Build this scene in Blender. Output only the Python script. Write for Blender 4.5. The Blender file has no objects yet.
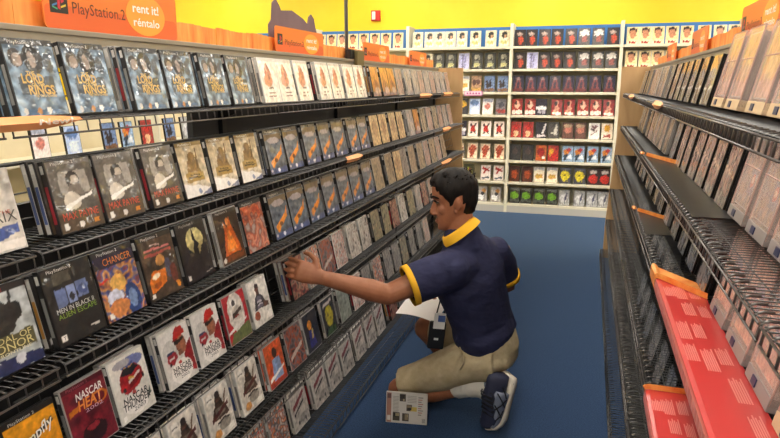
import bpy, bmesh, math, random
from mathutils import Vector, Matrix, noise
C = bpy.context.scene.collection
R = random.Random(7)
PI = math.pi
SC = bpy.context.scene

# ------------------------------------------------------------------ helpers
def s2l(c):
    return tuple((x/12.92 if x <= 0.04045 else ((x+0.055)/1.055)**2.4) for x in c)
def rgb(r, g, b):
    return s2l((r/255.0, g/255.0, b/255.0))
def hx(h):
    return rgb(int(h[0:2], 16), int(h[2:4], 16), int(h[4:6], 16))

def mat(name, col, rough=0.5, metal=0.0, spec=0.5, coat=0.0, alpha=1.0, trans=0.0, emit=None, estr=0.0):
    m = bpy.data.materials.new(name); m.use_nodes = True
    b = m.node_tree.nodes['Principled BSDF']
    b.inputs['Base Color'].default_value = (*col, 1)
    b.inputs['Roughness'].default_value = rough
    b.inputs['Metallic'].default_value = metal
    b.inputs['Specular IOR Level'].default_value = spec
    b.inputs['Coat Weight'].default_value = coat
    b.inputs['Coat Roughness'].default_value = 0.12
    b.inputs['Alpha'].default_value = alpha
    b.inputs['Transmission Weight'].default_value = trans
    if emit:
        b.inputs['Emission Color'].default_value = (*emit, 1)
        b.inputs['Emission Strength'].default_value = estr
    return m
def N(m, t, **kw):
    n = m.node_tree.nodes.new(t)
    for k, v in kw.items(): setattr(n, k, v)
    return n
def L(m, a, b): m.node_tree.links.new(a, b)
def bs(m): return m.node_tree.nodes['Principled BSDF']
def coords(m, kind='Object'):
    return N(m, 'ShaderNodeTexCoord').outputs[kind]
def add_noise_color(m, c1, c2, scale, detail=4, rough=0.6, vec=None, lo=0.35, hi=0.65, kind='Object', stretch=None):
    n = N(m, 'ShaderNodeTexNoise'); n.inputs['Scale'].default_value = scale
    n.inputs['Detail'].default_value = detail; n.inputs['Roughness'].default_value = rough
    v = coords(m, kind)
    if stretch:
        mp = N(m, 'ShaderNodeMapping'); mp.inputs['Scale'].default_value = stretch
        L(m, v, mp.inputs['Vector']); v = mp.outputs['Vector']
    L(m, v, n.inputs['Vector'])
    r = N(m, 'ShaderNodeValToRGB')
    r.color_ramp.elements[0].position = lo; r.color_ramp.elements[1].position = hi
    r.color_ramp.elements[0].color = (*c1, 1); r.color_ramp.elements[1].color = (*c2, 1)
    L(m, n.outputs['Fac'], r.inputs['Fac'])
    L(m, r.outputs['Color'], bs(m).inputs['Base Color'])
    return n
def add_bump(m, scale, strength, dist=0.002, detail=3, kind='Object', stretch=None, coat=False):
    n = N(m, 'ShaderNodeTexNoise'); n.inputs['Scale'].default_value = scale
    n.inputs['Detail'].default_value = detail
    v = coords(m, kind)
    if stretch:
        mp = N(m, 'ShaderNodeMapping'); mp.inputs['Scale'].default_value = stretch
        L(m, v, mp.inputs['Vector']); v = mp.outputs['Vector']
    L(m, v, n.inputs['Vector'])
    b = N(m, 'ShaderNodeBump'); b.inputs['Strength'].default_value = strength
    b.inputs['Distance'].default_value = dist
    L(m, n.outputs['Fac'], b.inputs['Height'])
    L(m, b.outputs['Normal'], bs(m).inputs['Normal'])
    if coat: L(m, b.outputs['Normal'], bs(m).inputs['Coat Normal'])
def attr_mat(name, rough, coat, spec=0.5, wrinkle=None):
    m = mat(name, (1, 1, 1), rough, spec=spec, coat=coat)
    a = N(m, 'ShaderNodeVertexColor'); a.layer_name = 'Col'
    L(m, a.outputs['Color'], bs(m).inputs['Base Color'])
    if wrinkle:
        n = N(m, 'ShaderNodeTexNoise'); n.inputs['Scale'].default_value = wrinkle[0]; n.inputs['Detail'].default_value = 2
        oi = N(m, 'ShaderNodeObjectInfo')
        va = N(m, 'ShaderNodeVectorMath', operation='ADD')
        sc = N(m, 'ShaderNodeVectorMath', operation='SCALE'); sc.inputs['Scale'].default_value = 7.3
        L(m, oi.outputs['Location'], sc.inputs[0])
        L(m, coords(m), va.inputs[0]); L(m, sc.outputs[0], va.inputs[1])
        L(m, va.outputs[0], n.inputs['Vector'])
        b = N(m, 'ShaderNodeBump'); b.inputs['Strength'].default_value = wrinkle[1]; b.inputs['Distance'].default_value = wrinkle[2]
        bs(m).inputs['Coat Roughness'].default_value = 0.07
        L(m, n.outputs['Fac'], b.inputs['Height'])
        L(m, b.outputs['Normal'], bs(m).inputs['Coat Normal'])
    return m

class MB:
    def __init__(s): s.v = []; s.f = []; s.m = []; s.c = []; s.col = None
    def add(s, vs, fs, mi=0, col=None):
        o = len(s.v); s.v += [tuple(p) for p in vs]
        s.f += [tuple(i+o for i in f) for f in fs]; s.m += [mi]*len(fs)
        s.c += [col or (1, 1, 1)]*len(vs)
        return s
    def box(s, x0, x1, y0, y1, z0, z1, mi=0, bev=0.0, col=None, M=None):
        if bev <= 0:
            vs = [(x, y, z) for x in (x0, x1) for y in (y0, y1) for z in (z0, z1)]
            fs = [(0, 1, 3, 2), (4, 6, 7, 5), (0, 4, 5, 1), (2, 3, 7, 6), (0, 2, 6, 4), (1, 5, 7, 3)]
        else:
            bm = bmesh.new(); bmesh.ops.create_cube(bm, size=1)
            for v in bm.verts:
                v.co = Vector(((x0+x1)/2+v.co.x*(x1-x0), (y0+y1)/2+v.co.y*(y1-y0), (z0+z1)/2+v.co.z*(z1-z0)))
            bmesh.ops.bevel(bm, geom=bm.edges[:], offset=bev, segments=2, affect='EDGES', profile=0.6)
            bm.verts.index_update()
            vs = [v.co.copy() for v in bm.verts]; fs = [[v.index for v in f.verts] for f in bm.faces]; bm.free()
        if M is not None: vs = [M @ Vector(v) for v in vs]
        return s.add(vs, fs, mi, col)
    def tube(s, pts, r, n=5, mi=0, col=None, cap=True):
        pts = [Vector(p) for p in pts]; vs = []; fs = []
        rr = r if isinstance(r, (list, tuple)) else [r]*len(pts)
        up = None
        for i, p in enumerate(pts):
            d = (pts[min(i+1, len(pts)-1)]-pts[max(i-1, 0)]).normalized()
            if up is None:
                up = Vector((0, 0, 1)) if abs(d.z) < 0.9 else Vector((1, 0, 0))
            a = d.cross(up)
            if a.length < 1e-4: a = d.cross(Vector((0, 1, 0)))
            a.normalize(); b = a.cross(d).normalized(); up = b
            for k in range(n):
                t = 2*PI*k/n
                vs.append(p+(a*math.cos(t)+b*math.sin(t))*rr[i])
        for i in range(len(pts)-1):
            for k in range(n):
                k2 = (k+1) % n
                fs.append((i*n+k, i*n+k2, (i+1)*n+k2, (i+1)*n+k))
        if cap:
            fs.append(tuple(range(n))[::-1]); fs.append(tuple(range((len(pts)-1)*n, len(pts)*n)))
        return s.add(vs, fs, mi, col)
    def rings(s, rings, mi=0, col=None, cap=True):
        n = len(rings[0]); vs = [p for r in rings for p in r]; fs = []
        for i in range(len(rings)-1):
            for k in range(n):
                k2 = (k+1) % n
                fs.append((i*n+k, i*n+k2, (i+1)*n+k2, (i+1)*n+k))
        if cap:
            fs.append(tuple(range(n))[::-1]); fs.append(tuple(range((len(rings)-1)*n, len(rings)*n)))
        return s.add(vs, fs, mi, col)
    def ell(s, c, ax, rr, nu=14, nv=9, mi=0, col=None):
        c = Vector(c); rings = []
        for i in range(nv+1):
            t = PI*(0.02+0.96*i/nv)
            rings.append([c+ax[0]*(rr[0]*math.sin(t)*math.cos(2*PI*k/nu))+ax[1]*(rr[1]*math.sin(t)*math.sin(2*PI*k/nu))+ax[2]*(rr[2]*math.cos(t)) for k in range(nu)])
        return s.rings(rings, mi, col)
    def prism(s, pts2, fn, d, mi=0, col=None):
        """outline pts2 -> fn(u,v,w) with w in 0..d"""
        n = len(pts2)
        vs = [fn(u, v, 0) for u, v in pts2]+[fn(u, v, d) for u, v in pts2]
        fs = [tuple(range(n))[::-1], tuple(range(n, 2*n))]+[(k, (k+1) % n, n+(k+1) % n, n+k) for k in range(n)]
        return s.add(vs, fs, mi, col)
    def mesh(s, name, mats, smooth=False, fix=True):
        me = bpy.data.meshes.new(name); me.from_pydata([tuple(v) for v in s.v], [], s.f)
        for m in (mats if isinstance(mats, (list, tuple)) else [mats]): me.materials.append(m)
        me.polygons.foreach_set('material_index', s.m)
        if smooth: me.polygons.foreach_set('use_smooth', [True]*len(s.f))
        ca = me.color_attributes.new('Col', 'FLOAT_COLOR', 'POINT')
        flat = []
        for c in s.c: flat += [c[0], c[1], c[2], 1.0]
        ca.data.foreach_set('color', flat)
        if fix:
            bm = bmesh.new(); bm.from_mesh(me); bmesh.ops.recalc_face_normals(bm, faces=bm.faces[:]); bm.to_mesh(me); bm.free()
        me.update(); return me
    def build(s, name, mats, parent=None, smooth=False, fix=True):
        return ob(name, s.mesh(name, mats, smooth, fix), parent)

def ob(name, me, parent=None, loc=None, rot=None):
    o = bpy.data.objects.new(name, me); C.objects.link(o)
    if parent: o.parent = parent
    if loc: o.location = loc
    if rot: o.rotation_euler = rot
    return o
BADL = []
def tag(o, label, cat, group=None):
    n = len(label.split())
    if not 4 <= n <= 16: BADL.append((n, label))
    o['label'] = label; o['category'] = cat
    if group: o['group'] = group
    return o
def thing(name, label, cat, loc=(0, 0, 0), rot=(0, 0, 0), group=None):
    o = bpy.data.objects.new(name, None); o.empty_display_size = 0.1; C.objects.link(o)
    o.location = loc; o.rotation_euler = rot
    return tag(o, label, cat, group)
def struct(o): o['kind'] = 'structure'; return o
def dup(o):
    r = o.copy(); C.objects.link(r)
    for ch in list(o.children):
        c = ch.copy(); C.objects.link(c); c.parent = r
        for g in list(ch.children):
            d = g.copy(); C.objects.link(d); d.parent = c
    return r
ORD = 'first second third fourth fifth sixth seventh eighth ninth tenth eleventh twelfth thirteenth fourteenth fifteenth sixteenth seventeenth eighteenth nineteenth twentieth twenty-first twenty-second twenty-third twenty-fourth twenty-fifth twenty-sixth twenty-seventh twenty-eighth'.split()
TIERN = ['top', 'second', 'third', 'fourth', 'fifth', 'bottom']

# flat text -> triangles (cached)
_TX = {}
def text2d(s, shear=0.0, bold=0.0):
    k = (s, shear, bold)
    if k in _TX: return _TX[k]
    cu = bpy.data.curves.new('lettering', 'FONT'); cu.body = s; cu.size = 1; cu.resolution_u = 2
    cu.align_x = 'CENTER'; cu.shear = shear; cu.offset = bold; cu.fill_mode = 'FRONT'
    o = bpy.data.objects.new('lettering', cu); C.objects.link(o)
    bpy.context.view_layer.update()
    dg = bpy.context.evaluated_depsgraph_get()
    me = bpy.data.meshes.new_from_object(o.evaluated_get(dg))
    vs = [(v.co.x, v.co.y) for v in me.vertices]; fs = [tuple(p.vertices) for p in me.polygons]
    C.objects.unlink(o); bpy.data.objects.remove(o); bpy.data.meshes.remove(me); bpy.data.curves.remove(cu)
    _TX[k] = (vs, fs); return _TX[k]
def put_text(mb, s, fn, u, v, size, col, width=None, rot=0.0, shear=0.0, bold=0.0, lift=0.0006, mi=0):
    """fn(u,v,w): metres on a surface"""
    vs, fs = text2d(s, shear, bold)
    if not vs: return
    xs = [p[0] for p in vs]; w0 = max(xs)-min(xs) or 1
    sx = size if width is None else width/w0
    c, sn = math.cos(rot), math.sin(rot)
    out = []
    for x, y in vs:
        X, Y = x*sx, y*size
        out.append(fn(u+X*c-Y*sn, v+X*sn+Y*c, lift))
    mb.add(out, fs, mi, col)

# ------------------------------------------------------------------ materials
M = {}
M['case_black'] = mat('case_black', rgb(22, 21, 22), 0.35)
M['case_grey'] = mat('case_grey', rgb(150, 146, 142), 0.3)
M['case_white'] = mat('case_white', rgb(205, 200, 194), 0.35)
M['print'] = attr_mat('cover_print', 0.42, 1.0, wrinkle=(17, 1.0, 0.022))
M['print_matte'] = attr_mat('cover_print_far', 0.5, 0.15)
M['sign_print'] = attr_mat('sign_print', 0.45, 0.1)
M['wire'] = mat('wire_black', rgb(30, 28, 27), 0.32, metal=0.0, spec=1.0)
M['wire_lip_lit'] = mat('wire_black_lit', rgb(78, 72, 68), 0.3, spec=0.9)  # same black paint as the wire, colour lightened as if catching light
M['black_metal'] = mat('black_metal', rgb(24, 23, 23), 0.45)
M['rail'] = mat('rail_metal', rgb(150, 142, 128), 0.4, metal=0.3)
add_bump(M['rail'], 40, 0.05)
M['panel_dark'] = mat('panel_dark', rgb(34, 32, 31), 0.6)
M['tan'] = mat('tan_laminate', rgb(196, 156, 108), 0.5)
add_noise_color(M['tan'], rgb(186, 146, 98), rgb(204, 166, 118), 6, stretch=(1, 1, 0.15))
M['cream_panel'] = mat('cream_panel', rgb(226, 212, 176), 0.6)
add_noise_color(M['cream_panel'], rgb(222, 208, 172), rgb(232, 219, 186), 3)
M['shelf_cream'] = mat('shelf_cream', rgb(236, 228, 202), 0.45)
add_noise_color(M['shelf_cream'], rgb(230, 222, 196), rgb(240, 233, 210), 4)
M['shelf_back'] = mat('shelf_back', rgb(205, 198, 172), 0.6)
add_noise_color(M['shelf_back'], rgb(198, 191, 166), rgb(210, 203, 178), 3)
M['blue_band'] = mat('blue_band', rgb(62, 120, 186), 0.55)
add_noise_color(M['blue_band'], rgb(58, 116, 184), rgb(68, 126, 190), 2)
M['kick'] = mat('kick_board', rgb(200, 196, 186), 0.5)
M['yellow_wall'] = mat('yellow_wall', rgb(250, 216, 44), 0.55)
add_noise_color(M['yellow_wall'], rgb(248, 212, 36), rgb(252, 222, 52), 1.2)
M['white_wall'] = mat('white_wall', rgb(225, 220, 205), 0.7)
add_noise_color(M['white_wall'], rgb(220, 215, 200), rgb(230, 226, 212), 2)
M['ceiling'] = mat('ceiling_tile', rgb(228, 226, 218), 0.8)
add_noise_color(M['ceiling'], rgb(218, 216, 208), rgb(232, 230, 224), 60)
M['troffer'] = mat('troffer_frame', rgb(230, 230, 226), 0.4)
M['lamp'] = mat('lamp_diffuser', (1, 1, 1), 0.5, emit=(1.0, 0.93, 0.82), estr=9.0)
# carpet
c = M['carpet'] = mat('carpet', rgb(52, 84, 124), 0.95, spec=0.15)
add_noise_color(c, rgb(20, 36, 64), rgb(50, 74, 110), 150, detail=3, lo=0.3, hi=0.7)
add_bump(c, 260, 0.5, 0.004)
bs(c).inputs['Sheen Weight'].default_value = 0.45
bs(c).inputs['Sheen Roughness'].default_value = 0.45
bs(c).inputs['Sheen Tint'].default_value = (0.32, 0.5, 0.78, 1)
# orange flame header
c = M['flame'] = mat('header_orange', rgb(236, 140, 52), 0.45)
add_noise_color(c, rgb(228, 112, 40), rgb(248, 178, 92), 9, detail=3, lo=0.3, hi=0.75, stretch=(1, 2.2, 0.5))
M['purple'] = mat('sign_back_mauve', rgb(112, 88, 92), 0.7)
add_noise_color(M['purple'], rgb(108, 84, 88), rgb(118, 94, 98), 5)
M['red_alarm'] = mat('alarm_red', rgb(200, 40, 32), 0.4)
M['white_plastic'] = mat('white_plastic', rgb(235, 232, 226), 0.4)
M['steel'] = mat('pole_steel', rgb(170, 170, 168), 0.35, metal=0.7)
M['olive'] = mat('clamp_olive', rgb(120, 104, 66), 0.5, metal=0.3)
M['screen'] = mat('screen_black', rgb(14, 14, 16), 0.25)
M['liner_dark'] = mat('liner_dark', rgb(58, 56, 56), 0.35)
add_noise_color(M['liner_dark'], rgb(34, 33, 33), rgb(48, 46, 45), 14)
M['liner_orange'] = mat('liner_orange', rgb(240, 142, 58), 0.4)
add_noise_color(M['liner_orange'], rgb(232, 118, 44), rgb(248, 170, 88), 18)
M['liner_red'] = attr_mat('liner_red', 0.3, 0.4)
M['clear'] = mat('clear_plastic', rgb(240, 216, 206), 0.2, alpha=0.28, coat=0.6)
M['clear_edge'] = mat('clear_edge', rgb(226, 186, 176), 0.25, alpha=0.6)
M['beige_bar'] = mat('beige_bar', rgb(214, 186, 150), 0.4)
M['grey_bar'] = mat('grey_bar', rgb(150, 142, 140), 0.35)
M['blue_clasp'] = mat('blue_clasp', rgb(44, 50, 86), 0.4)
M['pink_tag'] = attr_mat('pink_tag', 0.5, 0.0)

# ------------------------------------------------------------------ camera (principal point centred, f = 630 px at 780 px width)
cam = bpy.data.cameras.new('camera'); co = bpy.data.objects.new('camera', cam); C.objects.link(co)
rt = Vector((0.95462512, 0.29781013, 0.0)); up = Vector((-0.06239989, 0.20002173, 0.97780241)); fw = Vector((-0.29119947, 0.93343475, -0.20952909))
co.matrix_world = Matrix(((rt.x, up.x, -fw.x, 0), (rt.y, up.y, -fw.y, 0), (rt.z, up.z, -fw.z, 1.56), (0, 0, 0, 1)))
cam.sensor_width = 36; cam.lens = 36*630/780; cam.clip_start = 0.05
SC.camera = co

# ------------------------------------------------------------------ room shell
XL, XR, YF, YB, HC = -9.0, 13.0, -3.5, 8.06, 3.3
def slab(name, a, m): return struct(MB().box(*a).build(name, m))
slab('floor', (XL, XR, YF, YB, -0.1, 0), M['carpet'])
slab('ceiling', (XL, XR, YF, YB, HC, HC+0.1), M['ceiling'])
slab('wall_back', (XL, XR, YB, YB+0.1, 0, HC), M['yellow_wall'])
slab('wall_left', (XL-0.1, XL, YF, YB, 0, HC), M['yellow_wall'])
slab('wall_right', (XR, XR+0.1, YF, YB, 0, HC), M['yellow_wall'])
slab('wall_front', (XL, XR, YF-0.1, YF, 0, HC), M['white_wall'])
# ceiling lights (fluorescent troffers)
def troffer(x, y, lab):
    t = thing('ceiling_light', lab, 'ceiling light', (x, y, HC), group='recessed fluorescent ceiling lights')
    f = MB()
    for a in ((-0.32, 0.32, -0.62, -0.6), (-0.32, 0.32, 0.6, 0.62), (-0.32, -0.3, -0.6, 0.6), (0.3, 0.32, -0.6, 0.6)):
        f.box(*a, -0.03, 0)
    f.build('frame', M['troffer'], t)
    MB().box(-0.3, 0.3, -0.6, 0.6, -0.022, -0.004).build('diffuser', M['lamp'], t)
for ix, x in enumerate((-7.2, -4.8, -2.4, -0.3, 2.0, 4.2, 6.4, 8.6, 10.8)):
    for iy, y in enumerate((-2.0, 0.2, 2.6, 5.0, 6.9)):
        troffer(x, y, 'fluorescent ceiling panel, %s row from the back wall, %s column from the right wall' % (ORD[4-iy], ORD[8-ix]))
# ------------------------------------------------------------------ display racks
ZT = [1.481, 1.201, 0.945, 0.641, 0.361, 0.081]
XLT = [-1.220, -1.178, -1.150, -1.160, -1.135, -1.118]
XRT = [0.386, 0.386, 0.356, 0.335, 0.320, 0.310]
YEND = 5.92; SECT = 1.22; LEAN = math.radians(12)

def rack(name, lab, xc, s):
    """s = +1: aisle is towards +x (left rack); -1: aisle towards -x"""
    t = thing(name, lab, 'display rack', (xc, YEND, 0))
    y0 = -6.1
    yo = (2.05-YEND) if s > 0 else y0
    b = MB(); b.box(-0.012, 0.012, y0, 0, 0.05, 1.25); b.box(-0.012, 0.012, yo, 0, 1.25, 1.60); b.build('centre_panel', M['panel_dark'], t)
    r = MB(); r.box(-0.05, 0.05, y0, 0, 1.605, 1.695, bev=0.004); r.box(-0.055, 0.055, y0, 0, 1.690, 1.706, bev=0.003)
    r.build('top_rail', M['rail'], t)
    for k in range(6):
        u = MB(); y = -0.02-k*SECT
        u.box(-0.03, 0.03, y-0.015, y+0.015, 0, 1.63)
        for z in ZT[:5]:
            for sg in (-1, 1):
                u.prism([(0.02, z-0.06), (0.085, z-0.035), (0.085, z-0.018), (0.02, z-0.014)], lambda a, c, w, y=y, sg=sg: (sg*a, y-0.003+w, c), 0.006)
        u.build('upright', M['black_metal'], t)
    e = MB()
    # trapezoid end panel, wider at the foot
    top, bot = 0.285, 0.33
    e.prism([(-bot, 0.0), (bot, 0.0), (bot, 0.3), (top, 1.1), (top, 1.706), (-top, 1.706), (-top, 1.1), (-bot, 0.3)], lambda a, c, w: (a, 0.0+w, c), 0.022)
    e.build('end_panel', M['tan'], t)
    k = MB(); k.box(-0.28, 0.28, y0, -0.005, 0.0, 0.055); k.build('base_plinth', M['black_metal'], t)
    return t
XCL, XCR = -1.425, 0.530
rack('display_rack', 'long black wire display rack left of the kneeling man', XCL, 1)
rack('display_rack', 'long black wire display rack right of the aisle, facing the kneeling man', XCR, -1)

# wire shelf, local: origin on the deck at the case line, +x to the aisle, y along
def shelf_meshes(front, back, drop=0.033, lr=0.0021):
    L1 = SECT-0.012
    d = MB(); r = 0.0015
    nw = int(L1/0.0215)
    for i in range(nw+1):
        y = 0.006+i*(L1-0.012)/nw
        d.tube([(-back, y, -r), (front, y, -r)], r, 4)
    for x in (-back, -back*0.55, -0.012, front*0.5, front-0.004):
        d.tube([(x, 0.004, -0.0045), (x, L1-0.004, -0.0045)], 0.002, 4)
    lp = MB(); nl = int(L1/0.043)
    for i in range(nl+1):
        y = 0.006+i*(L1-0.012)/nl
        lp.tube([(front-0.030, y, 0.0004), (front-0.014, y, 0.0), (front-0.005, y, -0.003), (front-0.001, y, -0.009), (front+0.002, y, -drop)], lr, 5)
    for z in (-0.004, -drop):
        lp.tube([(front+0.0035, 0.003, z), (front+0.0035, L1-0.003, z)], 0.0026, 5)
    bk = MB(); dx, dz = -math.sin(LEAN), math.cos(LEAN)
    xo = -0.060 if back > 0.14 else -0.044
    bh = 1.0 if back > 0.14 else 0.8
    nb = int(L1/0.061)
    for i in range(nb+1):
        y = 0.006+i*(L1-0.012)/nb
        bk.tube([(xo, y, 0.002), (xo+dx*0.18*bh, y, dz*0.18*bh)], 0.0014, 4)
    for h in (0.05, 0.11, 0.18*bh):
        bk.tube([(xo-0.003+dx*h, 0.003, dz*h), (xo-0.003+dx*h, L1-0.003, dz*h)], 0.0022 if h < 0.13 else 0.0055, 6)
    return [q.mesh('wire_shelf_part', M['wire_lip_lit'] if q is lp and drop < 0.04 else M['wire'], True, False) for q in (d, lp, bk)]
SHM = {'L': shelf_meshes(0.055, 0.172), 'R': shelf_meshes(0.112, 0.08, 0.033, 0.0026), 'LB': shelf_meshes(0.118, 0.24, 0.05), 'RB': shelf_meshes(0.135, 0.13, 0.05, 0.002)}
SECN = ['end section by the back wall', 'second section from the back wall', 'third section from the back wall', 'fourth section from the back wall', 'section nearest the camera']
def wire_shelf(side, tier, k):
    z = ZT[tier]; key = side+('B' if tier == 5 else '')
    x = (XLT if side == 'L' else XRT)[tier]
    lab = 'black wire shelf, %s tier of %s rack, %s' % (TIERN[tier], 'left' if side == 'L' else 'right', SECN[k])
    if side == 'L': t = thing('wire_shelf', lab, 'shelf', (x, YEND-0.006-(k+1)*SECT+0.006, z), group='wire shelves of the left rack')
    else: t = thing('wire_shelf', lab, 'shelf', (x, YEND-0.006-k*SECT, z), (0, 0, PI), group='wire shelves of the right rack')
    for nm, me in zip(('deck', 'front_lip', 'back_rest'), SHM[key]): ob(nm, me, t)
for tier in range(6):
    for k in range(5 if tier < 3 else 4):
        wire_shelf('L', tier, k)
    for k in range(5 if tier < 2 else 4):
        wire_shelf('R', tier, k)

# ------------------------------------------------------------------ cover art
DARK = hx('2c2a2b')
def mixc(a, b, t): return tuple(a[i]+(b[i]-a[i])*t for i in range(3))
class Art:
    """a printed insert: painted on a grid of its own"""
    def __init__(s, bg, bg2=None, seed=0): s.bg = bg; s.bg2 = bg2 or bg; s.ops = []; s.tx = []; s.seed = seed; s.ink = 0.76; s.warp = 1.0
    def e(s, cx, cy, rx, ry, c, rot=0): s.ops.append(('e', cx, cy, rx, ry, hx(c), math.cos(rot), math.sin(rot))); return s
    def r(s, x0, y0, x1, y1, c): s.ops.append(('r', x0, y0, x1, y1, hx(c))); return s
    def p(s, pts, c): s.ops.append(('p', pts, hx(c))); return s
    def n(s, sc, amp, cols=None): s.ops.append(('n', sc, amp, [hx(q) for q in cols] if cols else None)); return s
    def t(s, txt, u, v, size, c, width=None, rot=0, shear=0, bold=0.0): s.tx.append((txt, u, v, size, hx(c), width, rot, shear, bold)); return s
    def col(s, u, v):
        u0, v0 = u, v
        if v < 0.92:
            q1 = noise.noise(Vector((u*5.1, v*6.7, s.seed*1.9))); q2 = noise.noise(Vector((u*5.3+9, v*6.9, s.seed*2.3)))
            q3 = noise.noise(Vector((u*15, v*20, s.seed*2.9))); q4 = noise.noise(Vector((u*15+5, v*20, s.seed*3.1)))
            u += (q1*0.026+q3*0.012)*s.warp; v += (q2*0.020+q4*0.010)*s.warp
        c = mixc(s.bg, s.bg2, v)
        for o in s.ops:
            if o[0] == 'e':
                dx, dy = u-o[1], v-o[2]; X = dx*o[6]+dy*o[7]; Y = -dx*o[7]+dy*o[6]
                if (X/o[3])**2+(Y/o[4])**2 < 1: c = o[5]
            elif o[0] == 'r':
                if o[1] <= u <= o[3] and o[2] <= v <= o[4]: c = o[5]
            elif o[0] == 'p':
                ins = False; P = o[1]; j = len(P)-1
                for i in range(len(P)):
                    if (P[i][1] > v) != (P[j][1] > v) and u < (P[j][0]-P[i][0])*(v-P[i][1])/(P[j][1]-P[i][1])+P[i][0]: ins = not ins
                    j = i
                if ins: c = o[2]
            else:
                q = noise.noise(Vector((u*o[1], v*o[1]*1.4, s.seed*3.7)))
                if o[3]:
                    k = max(0, min(0.999, 0.5+q*0.9))*(len(o[3])-1); i = int(k)
                    c = mixc(c, mixc(o[3][i], o[3][i+1], k-i), o[2])
                else:
                    c = tuple(max(0, x*(1+q*o[2])) for x in c)
        g = 0.0
        if v0 < 0.92 or not hasattr(s, 'strip'):
            g = noise.noise(Vector((u0*22, v0*28, s.seed*4.1)))*.34*min(2, s.warp)+noise.noise(Vector((u0*9, v0*12, s.seed*5.3)))*.30*min(2, s.warp)
        g *= 1-0.75*min(1.0, sum(c)/2.2)
        c = tuple(max(0, min(1, x*(1+g))) for x in c)
        if s.ink: c = tuple(max(0.0, x*s.ink*(0.55+1.0*min(1, x))) for x in c)
        return c
def strip(a, bgc='3c3a3a', tc='d8d4d0'):
    a.r(0, 0.925, 1, 1, bgc); a.strip = (bgc, tc); return a
A = {}
def art(k, bg, bg2=None): a = Art(hx(bg), hx(bg2) if bg2 else None, len(A)); A[k] = a; return a
# --- left rack designs
a = art('ring', '7f95a6', '93a5b4').n(5, .8, ['3f5365', '8aa0b2', 'c4d0d8']).e(.2, .76, .13, .13, '4a3f3a').e(.21, .73, .085, .1, 'a89a90').e(.52, .75, .2, .2, '2e2a2a').e(.5, .74, .08, .11, 'b0a298').e(.82, .7, .1, .13, '5a6470').n(9, .35).r(.1, .0, .9, .08, '5c7c98').e(.4, .06, .06, .045, 'c89a60').e(.6, .06, .05, .05, 'e8e4dc').e(.13, .05, .04, .04, 'dad6d0')
strip(a); a.r(.14, .27, .86, .52, '56626c'); a.t('THE', .4, .535, .013, 'e0bc70', bold=.02).t('LORD', .42, .43, .030, 'd0aa5c', .062, bold=.03).t('OF THE', .5, .385, .011, 'e0bc70', bold=.02).t('RINGS', .55, .28, .030, 'd0aa5c', .075, bold=.03).t('THE TWO TOWERS', .6, .24, .008, 'd8b468', .065, bold=.02)
a = art('redhair', 'ece4da', 'f2eae0').e(.45, .62, .17, .25, 'c98a68').e(.42, .5, .25, .15, 'd8a284').e(.45, .8, .1, .11, 'e4c0a6').e(.5, .7, .07, .18, 'b87c62').n(8, .25).r(.0, .93, 1, 1, 'd8d0c8')
a.r(.35, .3, .65, .34, '7a5a50').r(.25, .12, .75, .15, '9a7a68').r(.3, .2, .7, .225, '9a7a68')
a = art('orange', 'c89030', 'e0ac48').e(.5, .35, .4, .22, 'b87a3a').r(0, 0, 1, .16, 'a08490').e(.6, .2, .3, .12, 'c8b0a8').n(6, .3)
a = art('bluegrey', 'b0b2b8', 'c0b8b0').n(6, .7, ['7c808c', 'b8b4b4', 'd0b8a4', '9c9ca8'])
a = art('pinkgrey', 'c0b2a8', 'b8aca4').n(6, .7, ['8c8684', 'c4b0a6', 'cc9c8c', 'b0a8a4'])
a = art('greydeep', '908a86', '9c9692').n(7, .7, ['5c5a5a', '9c9692', 'b4aaa2', '7c7876'])
a = art('matrix', 'd4cec6', 'c6c0b8').e(.4, .7, .3, .2, '9c9892').n(7, .3).e(.3, .2, .2, .07, 'c0934c').p([(.45, .12), (.95, .2), (.95, .32), (.5, .28)], '5a70a8').r(0, 0, 1, .12, 'e4ded8')
a.t('ENTER THE', .55, .45, .012, 'b05040', .09).t('MATRIX', .5, .35, .034, '4a4642', .125)
a = art('payne', '6a645c', '7c766e').n(4, .4).r(.2, .52, .85, .84, 'b4aea6').e(.5, .72, .14, .12, '3c3632').e(.54, .7, .08, .08, 'c8beb2').p([(.3, .5), (.72, .5), (.62, .66), (.42, .66)], '8c847c').e(.4, .42, .2, .13, 'd4ccc0').p([(.2, .3), (.9, .48), (.9, .52), (.2, .36)], 'ece8e2').r(0, .0, 1, .27, '6c5a46').r(.78, .05, .9, .13, 'd89a30').r(.08, .04, .17, .12, 'e4e0da').e(.48, .08, .06, .045, 'dcd6d0')
strip(a, '86807a', 'e8e4de'); a.t('MAX PAYNE', .5, .17, .026, 'c84a34', .115)
a = art('goldsoldier', 'd8cebc', 'c4b496').e(.5, .72, .14, .12, '8e7244').p([(.22, .3), (.8, .3), (.72, .66), (.3, .66)], '9c8050').p([(.62, .5), (.7, .5), (.72, .88), (.68, .88)], '7c6238').n(8, .4).r(.15, .27, .85, .44, 'b49a5c').p([(0, 0), (1, 0), (1, .1), (.5, .2), (0, .26)], 'e6e2de').e(.55, .08, .07, .05, '9ca4b8').p([(.6, 0), (1, 0), (1, .12)], '888ca0')
strip(a, 'a08a52', 'e8e0cc'); a.r(.22, .33, .78, .36, '6e5a30').r(.3, .375, .7, .395, '6e5a30')
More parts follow.
